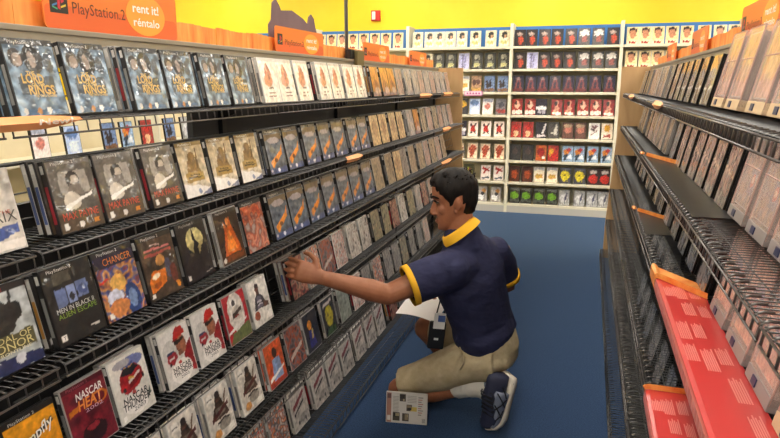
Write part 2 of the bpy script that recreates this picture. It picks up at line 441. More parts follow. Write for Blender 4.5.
a = art('taxi', '566070', '7c8490').n(6, .6, ['3c4858', '7c8894', 'a8b0b4']).r(0, .78, 1, .92, '8c7a5c').e(.5, .76, .35, .07, 'b8b0b0').p([(.12, .28), (.78, .52), (.92, .66), (.85, .42), (.2, .14)], 'e0a030').e(.45, .3, .1, .05, '8c5a30').r(0, 0, 1, .13, '5c6a94').e(.5, .08, .07, .05, 'e4e4ea').e(.1, .08, .05, .04, 'd0ccd0')
strip(a, '5a564e', 'cac4ba')
a = art('beige', 'cab28c', 'd4c09c').e(.5, .55, .3, .28, 'b89a78').n(8, .5)
a = art('tansleeve', 'a8987e', 'b4a48c').n(7, .6, ['7c6e5c', 'b09c80', 'c4b49c'])
a = art('mohfront', 'b8bcbc', 'c8caca').e(.45, .62, .28, .2, '3e3e3a').e(.45, .76, .13, .1, '46443e').e(.7, .68, .16, .12, '3a3a38').p([(.62, .7), (.68, .7), (.74, .94), (.7, .94)], '2c2c2c').n(9, .4).p([(0, 0), (1, 0), (1, .12), (0, .2)], '33406e').e(.62, .12, .09, .06, 'd4d4d8').r(.05, .22, .95, .43, '6e6a48')
strip(a, '3a3838', 'c03030'); a.t('MEDAL OF', .5, .35, .019, 'd6c88c', .11).t('HONOR', .5, .25, .024, 'd6c88c', .11).t('FRONTLINE', .55, .205, .009, 'e0d8b4', .08)
a = art('panels', '2e2c2a', '3c3a36').r(.2, .78, .55, .93, '6a665a').r(.16, .48, .38, .72, '8a98bc').r(.41, .5, .57, .73, 'a4b0d0').r(.60, .52, .84, .74, '8c9abe').e(.49, .57, .05, .06, '3a3e48').e(.72, .62, .1, .07, '6878a4').n(7, .2).r(.06, .05, .17, .13, 'e4e0dc').r(.7, .1, .88, .12, 'd4d0cc')
strip(a, '3a3836', 'd6d2cc'); a.t('MEN IN BLACK II', .5, .41, .016, 'd8d6d2', .11).t('ALIEN ESCAPE', .52, .335, .017, '7c9a3c', .115).t('T', .115, .065, .013, '222222')
a = art('carbattle', '6a6ea0', '7c76a0').n(7, .9, ['4a4484', 'c88a50', 'e0b46c', '5c70b0', 'a05c5c']).e(.45, .5, .2, .12, 'e8c47c').e(.3, .32, .2, .1, 'd4d4e0').e(.72, .2, .2, .24, '3c5c94').e(.72, .2, .11, .15, '8ca0c0').e(.35, .15, .25, .13, 'd49a64').p([(0, .55), (.3, .58), (.3, .61), (0, .58)], 'd84830').n(14, .3).r(.05, .04, .14, .11, 'e4e0dc').r(0, .76, 1, .925, '453c52')
strip(a, '4c4848', 'd0ccc8'); a.t('CHANCER', .56, .79, .025, 'd47a34', .1)
a = art('orangecar', '5a4a3c', '6c5a48').n(6, .6).p([(.08, .12), (.55, .2), (.62, .42), (.2, .44), (.08, .3)], 'd88a2c').e(.3, .36, .12, .04, 'e8d8c4').e(.28, .22, .1, .05, 'b86a24').e(.7, .42, .1, .16, '6c6a80').e(.5, .58, .14, .09, 'c49a60').e(.82, .3, .1, .16, '8c5040').n(12, .35).r(.82, .06, .93, .15, 'd89a30').r(.05, .04, .14, .11, 'e4e0dc').r(.1, .68, .9, .72, 'b8685c')
strip(a, '46423e', 'ccc6c0'); a.r(.12, .755, .88, .785, 'd08c88').r(.3, .82, .6, .845, 'c8b0a8')
a = art('moon', '2e2830', '3a342e').e(.55, .68, .3, .2, 'd6cc9c').p([(.25, .62), (.85, .62), (.55, .36)], 'c4b888').p([(.42, .5), (.5, .66), (.46, .7), (.52, .9), (.58, .66), (.7, .58), (.6, .55), (.62, .35), (.5, .35)], '2e2a28').n(9, .4).r(.06, .04, .15, .12, 'e0dcd6').r(.7, .06, .95, .08, 'c8c4be')
strip(a, '46443e', 'b8b4ac')
a = art('fire', '56381e', '4a3626').n(5, .5).p([(.15, .16), (.9, .16), (.75, .5), (.6, .86), (.48, .66), (.35, .8), (.3, .5)], 'd07420').p([(.3, .22), (.72, .22), (.55, .6), (.45, .62)], 'e8a048').e(.5, .78, .06, .07, 'e0a060').r(.1, .04, .95, .14, '8a5020').n(10, .3).e(.1, .08, .06, .05, 'e0dcd6')
strip(a, '4c4640', 'ccc6be')
a = art('crimsonwhite', 'c8c0bc', 'b8aca8').n(6, .95, ['7c7078', 'd4cac4', 'c84a34', 'dcb8a8', '8a8488']).r(0, .62, 1, .92, 'c85c30').n(6, .6, ['b84a2c', 'dc8c54', '6c5050', 'd4c4bc'])
strip(a, '504c4a', 'ccc8c2')
a = art('yellowzip', 'd89c1c', 'e4b02c').e(.2, .3, .3, .18, 'c04a28').e(.55, .4, .3, .12, 'e07c20').p([(.55, .1), (.75, .1), (.72, .5), (.64, .52)], 'b8303a').n(7, .2).p([(.1, .56), (.9, .78), (.92, .72), (.1, .48)], '5c5450')
strip(a, '2a2826', 'c8c4bc'); a.t('Simpfly', .52, .60, .036, 'efe9e0', .11, rot=.25, shear=.3, bold=.01)
a = art('heat', '7c1e34', '8a2236').n(5, .6, ['4c1626', '94283c', 'a83448']).e(.5, .2, .3, .16, '3c1a22').e(.5, .3, .16, .05, 'a03444').p([(.05, .66), (.3, .7), (.3, .62), (.05, .58)], 'c8842c').e(.8, .65, .17, .1, 'd0882c').e(.79, .65, .13, .07, '8a2034')
strip(a, '6c1c2c', '9c4c5c'); a.t('NASCAR', .58, .75, .028, 'e8e0dc', .09, shear=.2, bold=.015).t('HEAT', .55, .6, .036, 'e0853c', .085, shear=.2, bold=.02).t('2002', .62, .53, .013, 'd0a8c0', .06)
a = art('thunder', 'dcd8d2', 'e6e2dc').n(5, .1).e(.62, .86, .34, .1, '8c94bc').e(.35, .90, .25, .06, 'b8b4b8').p([(.16, .50), (.22, .70), (.34, .80), (.70, .82), (.84, .72), (.88, .58), (.70, .44), (.34, .38)], 'b02c34').p([(.26, .70), (.36, .80), (.68, .82), (.78, .73), (.52, .66)], '30323c').p([(.32, .80), (.68, .83), (.66, .86), (.36, .84)], '5c6ca0').r(.36, .805, .64, .822, 'd0a848').p([(.18, .50), (.34, .40), (.36, .52), (.2, .60)], 'c83038').p([(.40, .45), (.72, .52), (.82, .62), (.44, .56)], '8c2029').p([(.42, .54), (.80, .63), (.80, .66), (.42, .58)], 'd8d0cc').e(.28, .49, .05, .035, '3a2c2c').e(.84, .56, .035, .05, '2c2426').r(.46, .60, .6, .63, 'e0c060').e(.5, .22, .38, .19, 'e8e4e0').p([(.80, .1), (.95, .2), (.95, .35)], '5c6860').r(.05, .03, .13, .1, 'f4f0ec').e(.5, .37, .06, .035, 'c85c58')
a.t('NASCAR', .5, .26, .026, '26262a', .1, rot=.0, shear=.15, bold=.015).t('THUNDER', .5, .16, .026, '26262a', .11, shear=.15, bold=.015).t('2003', .55, .085, .015, '34343a', .05, shear=.15)
a = art('redcap', 'd8d4d0', 'e2deda').e(.28, .62, .26, .2, 'cfccc8').p([(.98, .05), (.99, .7), (.86, .62), (.7, .46), (.62, .2)], 'a82430').e(.66, .66, .17, .18, 'b07c60').e(.6, .52, .10, .06, 'a8745a').p([(.44, .80), (.50, .92), (.62, .99), (.80, .97), (.87, .82), (.62, .80)], 'c22c26').p([(.42, .79), (.62, .80), (.60, .77), (.40, .76)], '8c1c1c').p([(.46, .69), (.62, .69), (.80, .73), (.80, .77), (.46, .76)], '242020').e(.50, .60, .02, .025, '906048').r(.50, .555, .60, .57, '7c4c40').e(.82, .66, .03, .05, 'a06c54').e(.26, .58, .14, .05, '50587c').p([(.12, .56), (.42, .58), (.46, .46), (.30, .38), (.12, .44)], 'b03844').r(.18, .47, .36, .50, 'd8d0cc').e(.2, .41, .04, .03, '2c2426').e(.5, .2, .34, .2, 'eae6e2').e(.5, .2, .36, .215, 'eae6e2').p([(.85, .1), (1, .3), (1, .1)], 'b02838').e(.5, .36, .06, .035, 'c85c58')
a.t('NASCAR', .52, .24, .021, '26262a', .085, bold=.015).t('THUNDER', .52, .15, .021, '26262a', .09, bold=.015).t('2003', .55, .08, .013, '34343a', .04)
a = art('football', 'b6283a', 'c02c3c').e(.5, .6, .36, .42, 'dcd6d0').e(.45, .82, .14, .1, 'e8e4e0').e(.45, .8, .08, .06, '6c6460').e(.55, .58, .24, .15, 'd0c8c0').p([(.3, .48), (.75, .6), (.75, .68), (.3, .58)], '57443c').n(8, .3).p([(0, 0), (1, 0), (1, .3), (.2, .2)], '7c8454').p([(0, .2), (.9, .38), (.9, .42), (0, .26)], 'e4e0dc')
a.r(.4, .5, .6, .54, 'a02838')
a = art('hoops', 'e2ded8', 'e8e4de').e(.45, .80, .10, .11, '7a5644').e(.45, .86, .10, .05, '342a28').p([(.36, .64), (.54, .64), (.52, .74), (.38, .74)], '6a4a3a').p([(.14, .34), (.24, .60), (.36, .66), (.56, .66), (.70, .58), (.80, .34)], '4c4650').p([(.30, .36), (.62, .36), (.58, .62), (.34, .62)], '7c7684').p([(.60, .34), (.90, .30), (.92, .40), (.66, .48)], '7a5644').r(.34, .42, .58, .52, 'd0ccd0').e(.2, .22, .14, .1, 'b0643c').n(8, .25).r(.72, .05, .95, .2, 'f0ece8')
a.r(.3, .45, .7, .475, '32303a')
a = art('slugger', 'd4cec6', 'dcd6ce').p([(.34, .52), (.70, .52), (.66, .78), (.40, .78)], '4c3a30').p([(.14, .40), (.30, .62), (.42, .68), (.66, .68), (.80, .58), (.86, .40), (.6, .32)], '60483a').e(.52, .82, .10, .105, '6c5040').e(.52, .86, .11, .07, '3c3030').r(.42, .80, .66, .82, '342a28').e(.5, .74, .05, .02, '84604c').p([(.30, .40), (.72, .46), (.70, .60), (.34, .58)], '8c8478').p([(.62, .50), (.70, .52), (.92, .86), (.88, .88)], '7c5c3c').p([(.12, .36), (.88, .56), (.90, .64), (.14, .45)], '6c3030').r(.3, .30, .84, .34, '3c3836').e(.6, .22, .25, .10, 'a49c92').e(.25, .12, .14, .09, 'c89c60').n(9, .3).r(.1, .80, .32, .94, 'e8e4de').r(.12, .84, .3, .86, '8c8680').r(.74, .04, .95, .14, 'e4e0da').r(.25, .355, .75, .375, 'd8d2ca')
a = art('jersey', 'd0682c', 'd8743a').p([(.25, .12), (.85, .12), (.78, .6), (.35, .62)], 'a0b0cc').e(.55, .74, .13, .13, '5a3c2c').n(7, .35).p([(.05, .14), (.95, .3), (.95, .36), (.05, .22)], 'e8e4e0').r(0, 0, 1, .1, 'b8503c')
a = art('arena', '6c5c5c', '8a6a50').n(6, .8, ['3c3438', 'c4683c', '8c8890', '504850']).p([(.1, .2), (.9, .42), (.9, .52), (.1, .3)], 'd0c4bc')
a = art('bluekick', '3a3a48', '342e30').p([(.2, .1), (.7, .1), (.6, .5), (.3, .55)], '3c3c8c').e(.4, .68, .15, .13, 'd0963c').p([(.4, .3), (.55, .3), (.6, .55), (.5, .55)], 'c8b478').n(9, .4)
a = art('bouncer', '332c34', '2c282a').e(.5, .5, .3, .28, 'c4b838').e(.4, .55, .06, .06, '8c8428').e(.6, .42, .06, .06, '8c8428').p([(.1, 0), (.9, .0), (.8, .2), (.2, .16)], '4c6c3c').n(9, .35).p([(.15, .8), (.9, .86), (.85, .93), (.2, .88)], 'd8d0cc')
a = art('palegreen', '8c948a', '9ca098').n(7, .6, ['6c746c', 'a4a8a0', 'c0beb6'])
a = art('racewhite', 'c8c2bc', 'd0cac4').n(7, .8, ['8c8684', 'd4cec8', 'b85c50', 'e0dad4', '58565a'])
a = art('stripes', 'ccc6c0', 'd4cec8').p([(.1, .5), (.9, .75), (.9, .85), (.1, .62)], '98404a').p([(.1, .36), (.8, .56), (.8, .62), (.1, .42)], '4a464a').e(.6, .2, .3, .1, 'b4aeaa').e(.3, .15, .06, .05, '5c5a5e').e(.75, .12, .05, .06, '5c5a5e').r(.0, .9, 1, 1, '9c9896').n(9, .35)
a = art('photomix', 'c8b8a8', 'b8a898').n(7, .95, ['c84c30', 'd8d0c8', '6c6870', 'e09050', 'e4dcd6'])
a = art('darkred', '6c3c38', '7c4a42').n(6, .8, ['3c2c2e', 'a4504a', 'c8a890', '5c4a4c'])
a = art('whitegrey', 'c8c2bc', 'd2ccc6').n(7, .9, ['6c6460', 'd8d2cc', 'b0a49c', 'e4dfd9', '8c6c60'])
a = art('brownmix', '8a7c6a', '94866f').n(7, .9, ['4c4840', 'a8987c', '8c9070', 'c4a890'])
# --- right rack designs
a = art('stormy', '989490', 'a09a9c').n(6, .5).r(0, .62, 1, 1, 'd0a050').e(.5, .6, .5, .14, '8c86a0').e(.5, .42, .4, .1, 'a08a8c').p([(0, .28), (1, .34), (1, .38), (0, .32)], 'e4e0dc').n(14, .35)
a = art('gilded', '9c8c7c', 'a08870').n(4, .6, ['8c8090', 'c89c68', 'b08c84', '9c94a8']).p([(.5, .2), (.9, .2), (.9, .62), (.5, .6)], '86809c').e(.7, .4, .12, .1, 'c05a4a').e(.7, .4, .07, .05, 'e0c8b4').n(9, .25)
a = art('dustyred', 'a0928c', 'a49690').n(7, .7, ['7c7474', 'a89a94', 'b47c74', 'c0aea4']).p([(0, .62), (1, .5), (1, .54), (0, .66)], 'dcc4b0').r(0, 0, 1, .2, 'a8a09c').n(14, .3)
a = art('slatey', '7c7c80', '86868a').n(8, .8, ['4c4e56', '9a9a9e', '787c88', 'b0aca8'])
a = art('keeperorange', 'e0a050', 'e8b060').e(.5, .4, .3, .25, 'e8c89c').r(0, 0, 1, .25, 'e4b8a8').n(5, .3)
a = art('keeperpink', 'd8a894', 'e0b4a0').e(.6, .55, .3, .25, '9c8cb0').e(.6, .4, .13, .1, 'd06858').e(.6, .4, .07, .05, 'ecd0c0').n(6, .3)
# --- movie covers (back wall)
def mv(k, bg, *ops):
    a = art(k, bg); a.ink = 0.85; a.warp = 4.0
    for o in ops: getattr(a, o[0])(*o[1:])
    return a
mv('mfacecream', 'e8d8b0', ('e', .5, .72, .36, .25, '3c2c28'), ('e', .5, .6, .3, .25, 'c89878'), ('r', 0, 0, 1, .22, 'f0e4c8'), ('r', .2, .02, .8, .15, 'b8403c'))
mv('mpair', 'e0d8c0', ('e', .5, .72, .28, .22, '3c3834'), ('e', .55, .6, .14, .14, 'c0a080'), ('p', [(.1, .05), (.9, .05), (.75, .5), (.25, .5)], 'e4e0d4'), ('e', .5, .25, .3, .14, 'd4d098'), ('n', 6, .3))
mv('mpairdark', '4c4a42', ('e', .5, .72, .25, .2, 'b8b4a4'), ('e', .55, .62, .12, .12, '3c3834'), ('p', [(.1, .08), (.9, .08), (.7, .5), (.3, .5)], '8c8c80'), ('e', .5, .25, .28, .12, 'd4d0a0'), ('n', 6, .3))
mv('mlilac', 'c8c8e0', ('p', [(.3, .05), (.45, .05), (.5, .9), (.35, .9)], '8c88a8'), ('p', [(.55, .05), (.68, .05), (.7, .85), (.55, .85)], 'a09cc0'), ('n', 5, .15))
mv('mdarkember', '382e30', ('e', .55, .35, .25, .28, 'c05c3c'), ('e', .5, .72, .3, .1, 'b8a8a0'), ('n', 7, .5))
mv('mgreyglare', '6c6a6a', ('e', .5, .75, .4, .15, 'd8d4d0'), ('e', .55, .35, .25, .2, 'a8706a'), ('p', [(.1, .5), (.9, .6), (.9, .7), (.1, .6)], 'e4e0dc'))
mv('mlegs', '3a3a58', ('p', [(.1, .0), (.3, .0), (.45, .8), (.35, .8)], 'a86a68'), ('p', [(.6, .0), (.85, .0), (.65, .8), (.55, .8)], '9c5c5c'), ('r', 0, 0, 1, .2, '7c3a3c'), ('e', .5, .8, .2, .1, 'b8a0a0'), ('n', 6, .3))
mv('mwarmgroup', 'b89878', ('e', .3, .6, .2, .2, '6c4030'), ('e', .65, .6, .2, .2, '7c5040'), ('r', 0, 0, 1, .25, 'c8a868'), ('n', 5, .4))
mv('mbluegroup', '8ca0c0', ('e', .3, .45, .15, .25, '4c3c38'), ('e', .6, .5, .15, .25, '3c3440'), ('r', 0, 0, 1, .2, '8c6c50'), ('n', 6, .3))
mv('myellowdark', '4c4a50', ('e', .5, .65, .4, .22, 'd8b844'), ('n', 5, .4))
mv('mpaleblue', 'c8d4e8', ('e', .5, .75, .4, .18, '7c98c0'), ('r', .2, .05, .8, .5, 'e4eaf0'))
mv('mpinkwhite', 'ece4e0', ('e', .5, .5, .28, .2, 'd89c90'), ('r', 0, .78, 1, 1, 'b8bcc8'))
mv('mgreyred', '8c8688', ('e', .5, .65, .3, .2, '5c5c68'), ('r', .1, .1, .9, .32, 'b0504c'), ('n', 6, .3))
mv('mredfigure', 'b84c44', ('e', .5, .65, .25, .25, 'e8c4b0'), ('e', .4, .75, .15, .12, '4c2c2c'), ('r', 0, .05, 1, .28, 'e8dcd4'), ('n', 6, .3))
mv('mbandwhite', '40384c', ('r', 0, .32, 1, .55, 'e8e4e4'), ('e', .35, .2, .15, .12, 'c0bcc4'), ('e', .7, .2, .15, .12, 'b4b0bc'), ('n', 7, .3))
mv('mredlady', 'a83438', ('p', [(.2, .2), (.7, .2), (.6, .9), (.4, .95)], 'd8a894'), ('e', .35, .75, .15, .15, '3c2426'), ('r', .1, .02, .9, .2, 'f0e4d8'), ('n', 5, .3))
mv('mcross', 'f0e4dc', ('p', [(.15, .2), (.3, .15), (.85, .8), (.75, .88)], '4c3434'), ('p', [(.7, .15), (.85, .2), (.3, .88), (.15, .8)], '4c3434'), ('e', .5, .5, .25, .2, 'c84034'))
mv('mredmix', 'b85048', ('e', .5, .7, .3, .18, 'c83c34'), ('e', .5, .25, .25, .2, 'e4c4a4'), ('n', 7, .5))
mv('mslash', '3c3844', ('p', [(.55, .3), (.75, .3), (.95, .95), (.8, .95)], 'e0dcdc'), ('r', .1, .08, .9, .2, 'd8d0d0'), ('n', 6, .3))
mv('mgreyslash', '66605c', ('p', [(.2, .25), (.8, .2), (.9, .9), (.75, .9), (.55, .4), (.2, .4)], 'd0ccc4'))
mv('mbrownface', '7c5a50', ('e', .5, .55, .33, .25, 'c89080'), ('e', .5, .8, .35, .14, 'c8b49c'), ('n', 7, .3))
mv('mwhitelines', 'ece8e4', ('p', [(.2, .2), (.8, .5), (.8, .58), (.2, .28)], '8c5c5c'), ('p', [(.2, .6), (.8, .4), (.8, .48), (.2, .7)], '705058'), ('e', .5, .75, .25, .1, 'a08080'))
mv('myellowwhite', 'e8e0d4', ('e', .5, .7, .3, .22, 'd8b044'), ('r', .2, .1, .8, .3, 'b06058'))
mv('mdancer', 'e8d8c4', ('p', [(.3, .1), (.55, .1), (.95, .75), (.55, .6), (.1, .75)], 'b85c3c'), ('e', .5, .75, .3, .15, 'c87858'), ('n', 6, .3))
mv('mcharcoal', '4c4a4a', ('e', .5, .55, .25, .25, '6c5c58'), ('n', 7, .5))
mv('morangered', 'c8783c', ('e', .45, .55, .35, .3, 'a82c2c'), ('e', .75, .2, .14, .1, 'f0e8e0'), ('n', 7, .4))
mv('mredyellow', 'b8483c', ('e', .3, .55, .2, .3, 'd8b040'), ('e', .6, .3, .3, .2, 'c83430'), ('n', 7, .4))
mv('mcolourful', 'a8bcd0', ('e', .4, .6, .25, .2, 'd89c4c'), ('e', .6, .75, .2, .12, 'c84c4c'), ('p', [(.1, .05), (.4, .05), (.5, .5), (.2, .4)], '3c5064'), ('e', .7, .3, .2, .15, 'e0e4e8'), ('n', 7, .3))
mv('mgreengold', '5c5c38', ('e', .5, .5, .3, .3, 'b8b43c'), ('e', .55, .6, .12, .2, '8c5040'), ('n', 6, .4))
mv('mwhitescrawl', 'e4dcd8', ('p', [(.1, .75), (.85, .55), (.9, .65), (.2, .9)], 'b83430'), ('p', [(.15, .5), (.8, .85), (.85, .78), (.3, .42)], 'c04038'), ('r', .15, .1, .85, .22, '5c6470'))
mv('mbronze', '6c3c28', ('e', .5, .5, .32, .3, 'b8602c'), ('r', .1, .75, .9, .9, '4c3028'), ('n', 7, .4))
mv('mcreamyellow', 'ece4d4', ('e', .5, .4, .35, .15, 'd8b868'), ('r', .05, .8, .95, .95, 'c0c0c4'), ('n', 6, .2))
mv('myellowdisc', '5c5c68', ('e', .5, .5, .44, .33, 'dcd040'), ('e', .4, .55, .06, .06, '6c6420'), ('r', .0, .85, 1, 1, '7c8090'))
mv('mredpop', '4c3034', ('e', .5, .35, .42, .28, 'c83c2c'), ('e', .5, .8, .3, .12, 'c8c0bc'), ('n', 7, .3))
mv('mgreen', '48443c', ('e', .5, .5, .42, .22, '8cb83c'), ('r', .05, .1, .95, .25, '6c706c'), ('r', 0, .85, 1, 1, '9c9c98'), ('n', 6, .3))
mv('mpalesnow', 'b8b8b8', ('e', .45, .45, .3, .3, 'dcdcdc'), ('p', [(.5, .1), (.6, .1), (.8, .8), (.65, .8)], '6c6c84'), ('n', 6, .4))
mv('mwhiteorange', 'c0bcb8', ('e', .4, .3, .3, .22, 'e8e8e8'), ('e', .65, .72, .25, .15, 'c89c5c'), ('e', .5, .5, .2, .1, '5c5c60'), ('n', 6, .3))
# ------------------------------------------------------------------ game cases (local: front face at x=0 facing +x, y = 0..W, z = 0..H)
W, H, TH = 0.147, 0.181, 0.016
def shell_mesh(m):
    b = MB()
    b.box(-TH, -TH*0.52, 0.0, W, 0, H, bev=0.0016)          # tray half
    b.box(-TH*0.48, 0.0, 0.0, W, 0, H, bev=0.0016)          # lid half
    b.box(-TH+0.0008, -0.0008, 0.0004, W-0.004, 0.0008, H-0.0008)   # core, leaves the opening groove
    for z in (0.05, 0.14): b.box(-TH*0.62, -TH*0.38, W-0.005, W-0.0005, z-0.008, z+0.008)   # thumb catches
    return b.mesh('game_case', M[m])
SHELL = {k: shell_mesh(k) for k in ('case_black', 'case_grey', 'case_white')}
def cover_mesh(k, hi):
    a = A[k]; b = MB()
    nx, ny = (46, 64) if hi else (18, 25)
    m0, w, h = 0.004, W-0.007, H-0.007
    fn = lambda u, v, l=0.0: (0.0004+l, m0+u*w, 0.0035+v*h)
    vs = []; fs = []; cs = []
    for j in range(ny+1):
        for i in range(nx+1):
            vs.append(fn(i/nx, j/ny)); cs.append(a.col(i/nx, j/ny))
    for j in range(ny):
        for i in range(nx):
            q = j*(nx+1)+i; fs.append((q, q+1, q+nx+2, q+nx+1))
    b.add(vs, fs); b.c = cs
    if hi:
        F = lambda u, v, l: (0.0004+l, m0+u, 0.0035+v)
        for (txt, u, v, size, c, width, rot, shear, bold) in a.tx:
            put_text(b, txt, F, u*w, v*h, size, c, width, rot, shear, bold)
        if hasattr(a, 'strip'): put_text(b, 'PlayStation 2', F, 0.36*w, 0.945*h, 0.0105, hx(a.strip[1]), 0.07)
    return b.mesh('cover_insert', M['print'], True, False)
_CV = {}
def cover(k, hi):
    if (k, hi) not in _CV: _CV[(k, hi)] = cover_mesh(k, hi)
    return _CV[(k, hi)]
def spine_mesh(c1, c2):
    b = MB()
    b.box(-TH+0.0022, -0.0022, -0.0006, 0.0004, 0.006, H-0.006, col=hx(c1))
    b.box(-TH+0.0035, -0.0035, -0.0009, -0.0004, 0.03, H-0.06, col=hx(c2))
    b.box(-TH+0.0035, -0.0035, -0.0009, -0.0004, H-0.03, H-0.01, col=hx('d8d4ce'))
    return b.mesh('spine_label', M['print_matte'])
SPN = {'k': spine_mesh('262526', '8a8884'), 'w': spine_mesh('cac6c0', '807c78'), 'b': spine_mesh('c4c0ba', '46588c'), 'o': spine_mesh('bcb8b2', 'c08a3c'), 'r': spine_mesh('2a2628', '9c2c34')}
DESC = {  # how each insert looks, and its case and spine
 'ring': ('blue-grey cover with gold title and dark-haired faces', 'case_black', 'k'),
 'redhair': ('white cover with a pinkish figure', 'case_white', 'w'),
 'orange': ('orange cover', 'case_black', 'k'), 'bluegrey': ('pale blue-grey cover', 'case_grey', 'w'), 'pinkgrey': ('pinkish-grey cover', 'case_grey', 'w'),
 'greydeep': ('mottled dark grey cover', 'case_black', 'k'), 'matrix': ('white cover with large dark capitals', 'case_white', 'b'),
 'payne': ('grey-brown cover with red title and crouching figure', 'case_black', 'r'), 'goldsoldier': ('beige cover with golden soldier', 'case_black', 'k'),
 'taxi': ('grey cover with slanted yellow car', 'case_black', 'k'), 'beige': ('beige cover', 'case_black', 'k'), 'tansleeve': ('tan-grey cover', 'case_grey', 'k'),
 'mohfront': ('pale cover with dark rifle soldier and blue foot', 'case_black', 'k'), 'panels': ('black cover with three blue panels and green subtitle', 'case_black', 'k'),
 'carbattle': ('colourful blue-orange cartoon cover with orange title', 'case_black', 'k'), 'orangecar': ('brown cover with orange car', 'case_black', 'k'),
 'moon': ('dark cover with cream moon', 'case_black', 'k'), 'fire': ('brown cover with flaming orange figure', 'case_grey', 'w'), 'crimsonwhite': ('orange and white battle cover', 'case_black', 'k'),
 'yellowzip': ('yellow cover with slanted script title', 'case_black', 'k'), 'heat': ('maroon stock-car cover with orange title', 'case_grey', 'k'),
 'thunder': ('white stock-car cover with red and black car', 'case_white', 'k'), 'redcap': ('white cover with red-capped driver in sunglasses', 'case_white', 'k'),
 'football': ('red cover with white-helmeted football player', 'case_grey', 'r'), 'hoops': ('white cover with dark-shirted basketball player', 'case_white', 'w'),
 'slugger': ('white cover with brown baseball player', 'case_white', 'w'), 'jersey': ('orange cover with pale blue jersey', 'case_grey', 'w'), 'arena': ('dark orange-grey arena cover', 'case_grey', 'k'),
 'bluekick': ('dark cover with blue and orange figure', 'case_grey', 'w'), 'bouncer': ('dark cover with round yellow blob', 'case_grey', 'w'), 'palegreen': ('pale green-grey cover', 'case_grey', 'k'),
 'racewhite': ('white and grey sports cover with red flecks', 'case_white', 'r'), 'stripes': ('white cover with slanted red stripes', 'case_white', 'w'), 'photomix': ('orange and white sports photo cover', 'case_grey', 'w'),
 'darkred': ('dark red cover', 'case_black', 'r'), 'whitegrey': ('whitish mottled cover', 'case_white', 'w'), 'brownmix': ('brown-green mottled cover', 'case_black', 'k'),
 'stormy': ('stormy grey cover under an orange sky', 'case_black', 'k'), 'gilded': ('ornate gold and violet cover', 'case_grey', 'k'), 'dustyred': ('dusty pink cover with pale streak', 'case_black', 'k'),
 'slatey': ('slate-grey cover', 'case_black', 'k'), 'keeperorange': ('orange cover', 'case_grey', 'k'), 'keeperpink': ('pink and violet cover', 'case_grey', 'k'),
}
def game_case(k, hi, lab, group, loc, rot, spine=True):
    d = DESC[k]
    o = ob('game_case', SHELL[d[1]], None, loc, rot)
    tag(o, lab, 'game case', group)
    ob('cover_insert', cover(k, hi), o)
    if spine: ob('spine_label', SPN[d[2]], o)
    return o
def spare_case(k, lab, group, loc, rot):
    o = ob('game_case', SHELL['case_black' if R.random() < .3 else 'case_grey'], None, loc, rot)
    tag(o, lab, 'game case', group)
    ob('cover_insert', cover(k, False), o); ob('spine_label', SPN[R.choice('wwbbkor')], o)
    return o
